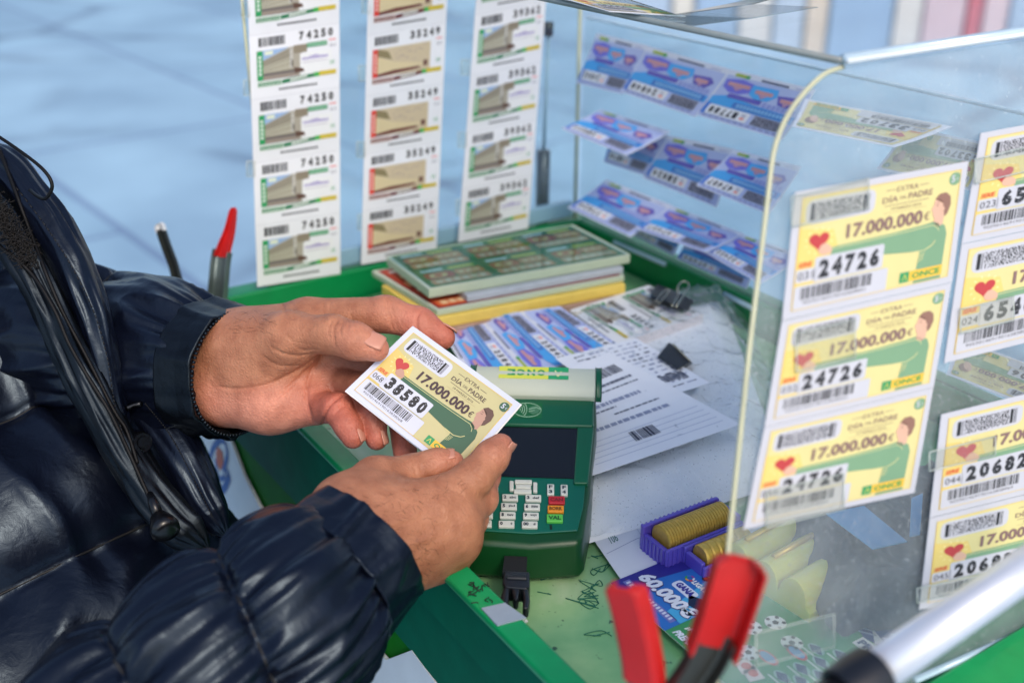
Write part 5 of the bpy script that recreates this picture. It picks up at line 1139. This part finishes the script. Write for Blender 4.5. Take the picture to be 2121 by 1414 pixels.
for nm_, path, ra, rb, seams, amp, kw in (
  ('torso_panel', [(-560, 330, 1.0), (-405, 596, .962), (-290, 790, .95), (-160, 960, .935), (-20, 1180, .915), (120, 1420, .90), (260, 1640, .89)], [.185, .190, .186, .184, .200, .205, .20], [.13, .135, .135, .135, .14, .14, .13], [.055, .165, .275, .385, .50], .022, dict(pw=.75, seed=1.3, wr=.0055, fr=9, long=.008, lf=3.2)),
  ('sleeve', [(-60, 705, .965), (90, 710, .94), (230, 730, .915), (340, 748, .892), (430, 762, .868), (478, 770, .853)], [.066, .070, .068, .064, .056, .048], [.066, .068, .066, .060, .052, .045], [.05, .150, .262], .010, dict(wr=.0055, fr=9, long=.006, seed=4.1)),
  ('sleeve', [(30, 1790, .60), (190, 1620, .62), (350, 1470, .636), (490, 1350, .650), (615, 1256, .668), (702, 1182, .688), (748, 1138, .700)], [.064, .069, .070, .066, .061, .052, .0405], [.060, .064, .066, .064, .058, .048, .040], [.02, .105, .168, .238], .012, dict(wr=.006, fr=9, long=.007, seed=7.7))):
    dp = fold(seams, amp, **kw); V, Fc, P = puff(path, ra, rb, dp); po = raw(nm_, V, Fc, NV, jk, smooth=True)
    sl_ = MB(); seam_lines(sl_, path, ra, rb, seams, dp, kw['seed']); sl_.build('seam', SEAM, po)
# cuffs: a turned band and a dark lining at each wrist
def cuff(path, ra, rb, m_, name, seed, thick=.004):
    V, Fc, P = puff(path, ra, rb, fold([], 0, wr=.0034, fr=7, long=.0045, seed=seed), ns=30, nt=160)
    o = raw(name, V, Fc, m_, jk, smooth=True); so = o.modifiers.new('thick', 'SOLIDIFY'); so.thickness = thick; so.offset = 0; return o
cuff([(425, 762, .870), (462, 767, .860), (492, 772, .851)], [.0535, .0500, .0485], [.050, .047, .0455], BKN, 'cuff', 2.2)
cuff([(690, 1192, .686), (735, 1150, .697), (764, 1122, .704)], [.0480, .0435, .0420], [.045, .0425, .041], NV, 'cuff', 5.2)
# knit edge with fine teeth along the far cuff
zv = MB(); Pz = PD(494, 772, .8505); Tz = PD(494, 772, .8505)-PD(455, 766, .862); Tz /= np.linalg.norm(Tz); vz = CAM-Pz; vz -= Tz*(vz@Tz); vz /= np.linalg.norm(vz); sz = np.cross(Tz, vz)
for k in range(90):
    a0, a1 = 2*math.pi*k/90, 2*math.pi*(k+.62)/90
    pp = [Pz+sz*math.cos(a)*.0480+vz*math.sin(a)*.0450 for a in (a0, a1)]; zv.tube(pp, .0014, n=6)
zv.build('cuff_zip', BKN, jk)
# front edges of the jacket
def flat0(path, w, t, name, m_, parent, seed=0, amp=.004, ns=90, nt=40, rows=0):
    V, Fc, P = puff(path, [x*path[min(i, len(path)-1)][2]/F for i, x in enumerate(w)], [t]*len(w), fold([], 0, wr=amp, fr=3, long=amp, seed=seed), ns=ns, nt=nt); return raw(name, V, Fc, m_, parent, smooth=True)
def flat(path, w, t, name, m_, parent, seed=0, amp=.004):
    n = len(path); kk = np.linspace(0, n-1, 4*n); pp = np.array(path, float); path2 = [tuple(np.array([np.interp(x, range(n), pp[:, c]) for c in range(3)])) for x in kk]
    ww = [np.interp(x/(n-1), np.linspace(0, 1, len(w)), w) for x in kk]; e = [min(1, (min(k, 4*n-1-k)/3.)**.5+.02) for k in range(4*n)]
    V, Fc, P = puff(path2, [a*b*q[2]/F for a, b, q in zip(ww, e, path2)], [t*b for b in e], fold([], 0, wr=amp, fr=1.3, long=amp*.8, seed=seed), ns=120, nt=48); return raw(name, V, Fc, m_, parent, smooth=True)
flat([(-40, 300, .87), (30, 362, .855), (96, 448, .842), (152, 545, .834), (194, 650, .832), (216, 745, .834), (232, 830, .838), (262, 905, .845)], [34, 38, 40, 38, 34, 28, 24, 20], .015, 'placket', NV, jk, 3.1, .0030)
flat([(-70, 360, .85), (0, 440, .836), (66, 560, .826), (120, 670, .822), (165, 770, .822), (212, 860, .822), (256, 935, .826), (308, 1015, .828), (365, 1085, .828), (430, 1138, .83)], [34, 38, 40, 36, 34, 34, 38, 42, 40, 30], .014, 'inner_flap', BKN, jk, 9.1, .0048)
flat([(205, 735, .885), (265, 800, .875), (325, 865, .865), (380, 950, .855), (425, 1040, .850), (470, 1110, .845)], [34, 44, 46, 44, 40, 30], .016, 'front_edge', NV, jk, 6.6, .003)
def bvh(objs):
    V = []; Fc = []
    for o in objs:
        k = len(V); V += [o.matrix_world @ v.co for v in o.data.vertices]; Fc += [[i+k for i in p.vertices] for p in o.data.polygons]
    return BVHTree.FromPolygons(V, Fc)
bpy.context.view_layer.update()
BV = bvh([o for o in jk.children if o.type == 'MESH'])
def lay(u, v, lift=.0012, dflt=.83):
    r = ray(u, v); L = np.linalg.norm(r); h = BV.ray_cast(Vector(CAM), Vector(r/L))
    return (CAM + r*(h[3]/L) - r/L*lift) if h[0] is not None else PD(u, v, dflt)
def laid(pts, n, lift=.0012, dflt=.83):
    P = smoothpath(np.c_[np.array(pts, float), np.zeros(len(pts))], n)[:, :2]; Q = np.array([lay(u, v, lift, dflt) for u, v in P])
    for _ in range(3): Q[1:-1] = .25*Q[:-2]+.5*Q[1:-1]+.25*Q[2:]
    return Q
fz = MB(); rr = random.Random(2)
for k in range(900):
    t = rr.random(); p = lay(-30+t*95+rr.uniform(-22, 22), 400+t*135+rr.uniform(-26, 26), .001); q = p+np.array([rr.uniform(-1, 1), rr.uniform(-1.4, .4), rr.uniform(-1, 1)])*.004
    fz.tube([p, (p+q)/2+np.array([rr.uniform(-1, 1)*.001]*3), q], .0004, n=4)
fz.build('fleece_lining', mat('black_fleece', (22, 20, 20), .9), jk)
st_ = MB()
for path in ([(20, 372), (90, 462), (150, 555), (196, 650), (222, 740), (236, 830), (256, 905)], [(300, 835), (352, 900), (398, 985), (440, 1070)]):
    P = laid(path, 150, .0006)
    for k in range(0, 148, 3): st_.tube([P[k], P[k+2]], .0005, n=5)
st_.build('stitching', mat('thread', (12, 13, 18), .6), jk)
b0 = lay(293, 916, .0005); bn = vw(293, 916)+ex*.5; bn /= np.linalg.norm(bn)
MB().disc(b0, bn, .0085, .003, n=28, rr=.0070).disc(b0+bn*.003, bn, .0050, .0012, n=24, rr=.0044).build('snap_button', mat('dark_metal', (40, 42, 46), .2, .9), jk)
MB().tube([lay(262, 846, .003), lay(278, 838, .003), lay(292, 836, .003)], .0022, n=10).build('zip_pull', mat('dark_metal', (40, 42, 46), .2, .9), jk)
CB = mat('black_cord', (9, 9, 11), .55, spec=.25)
strand('drawcord', CB, [PD(-20, 272, .80), PD(40, 312, .79), PD(90, 352, .785), (PD(108, 384, .785)), PD(96, 410, .79), PD(80, 408, .80), PD(62, 394, .82)], .0013, jk)
# earphones hanging down the jacket
ep = thing('earphones', 'black earphone cable trailing down the jacket with one earbud dangling', 'earphones', PD(335, 1095, .77))
for path in ([(-10, 290), (22, 370), (70, 500), (122, 630), (180, 740), (236, 850), (262, 890), (285, 960)], [(-10, 505), (60, 560), (112, 640), (142, 710), (185, 785), (226, 850), (262, 925), (298, 1005), (312, 1036)]):
    MB().tube(laid(path, 70, .0016), .0015, n=7).build('cable', CB, ep)
e0 = lay(330, 1075, .012); ed_ = (e0-CAM)@np.array([0, c_, -s_])
eb = MB().tube([lay(311, 1022, .003), PD(317, 1040, ed_+.002), PD(330, 1072, ed_)], [.0022, .0038, .0044], n=14)
eb.tube([PD(326, 1066, ed_), PD(336, 1082, ed_-.003), PD(341, 1092, ed_-.006), PD(344, 1100, ed_-.009), PD(346, 1104, ed_-.010)], [.0055, .0090, .0105, .0102, .006], n=26)
eb.build('earbud', mat('earbud_black', (12, 12, 15), .28), ep)
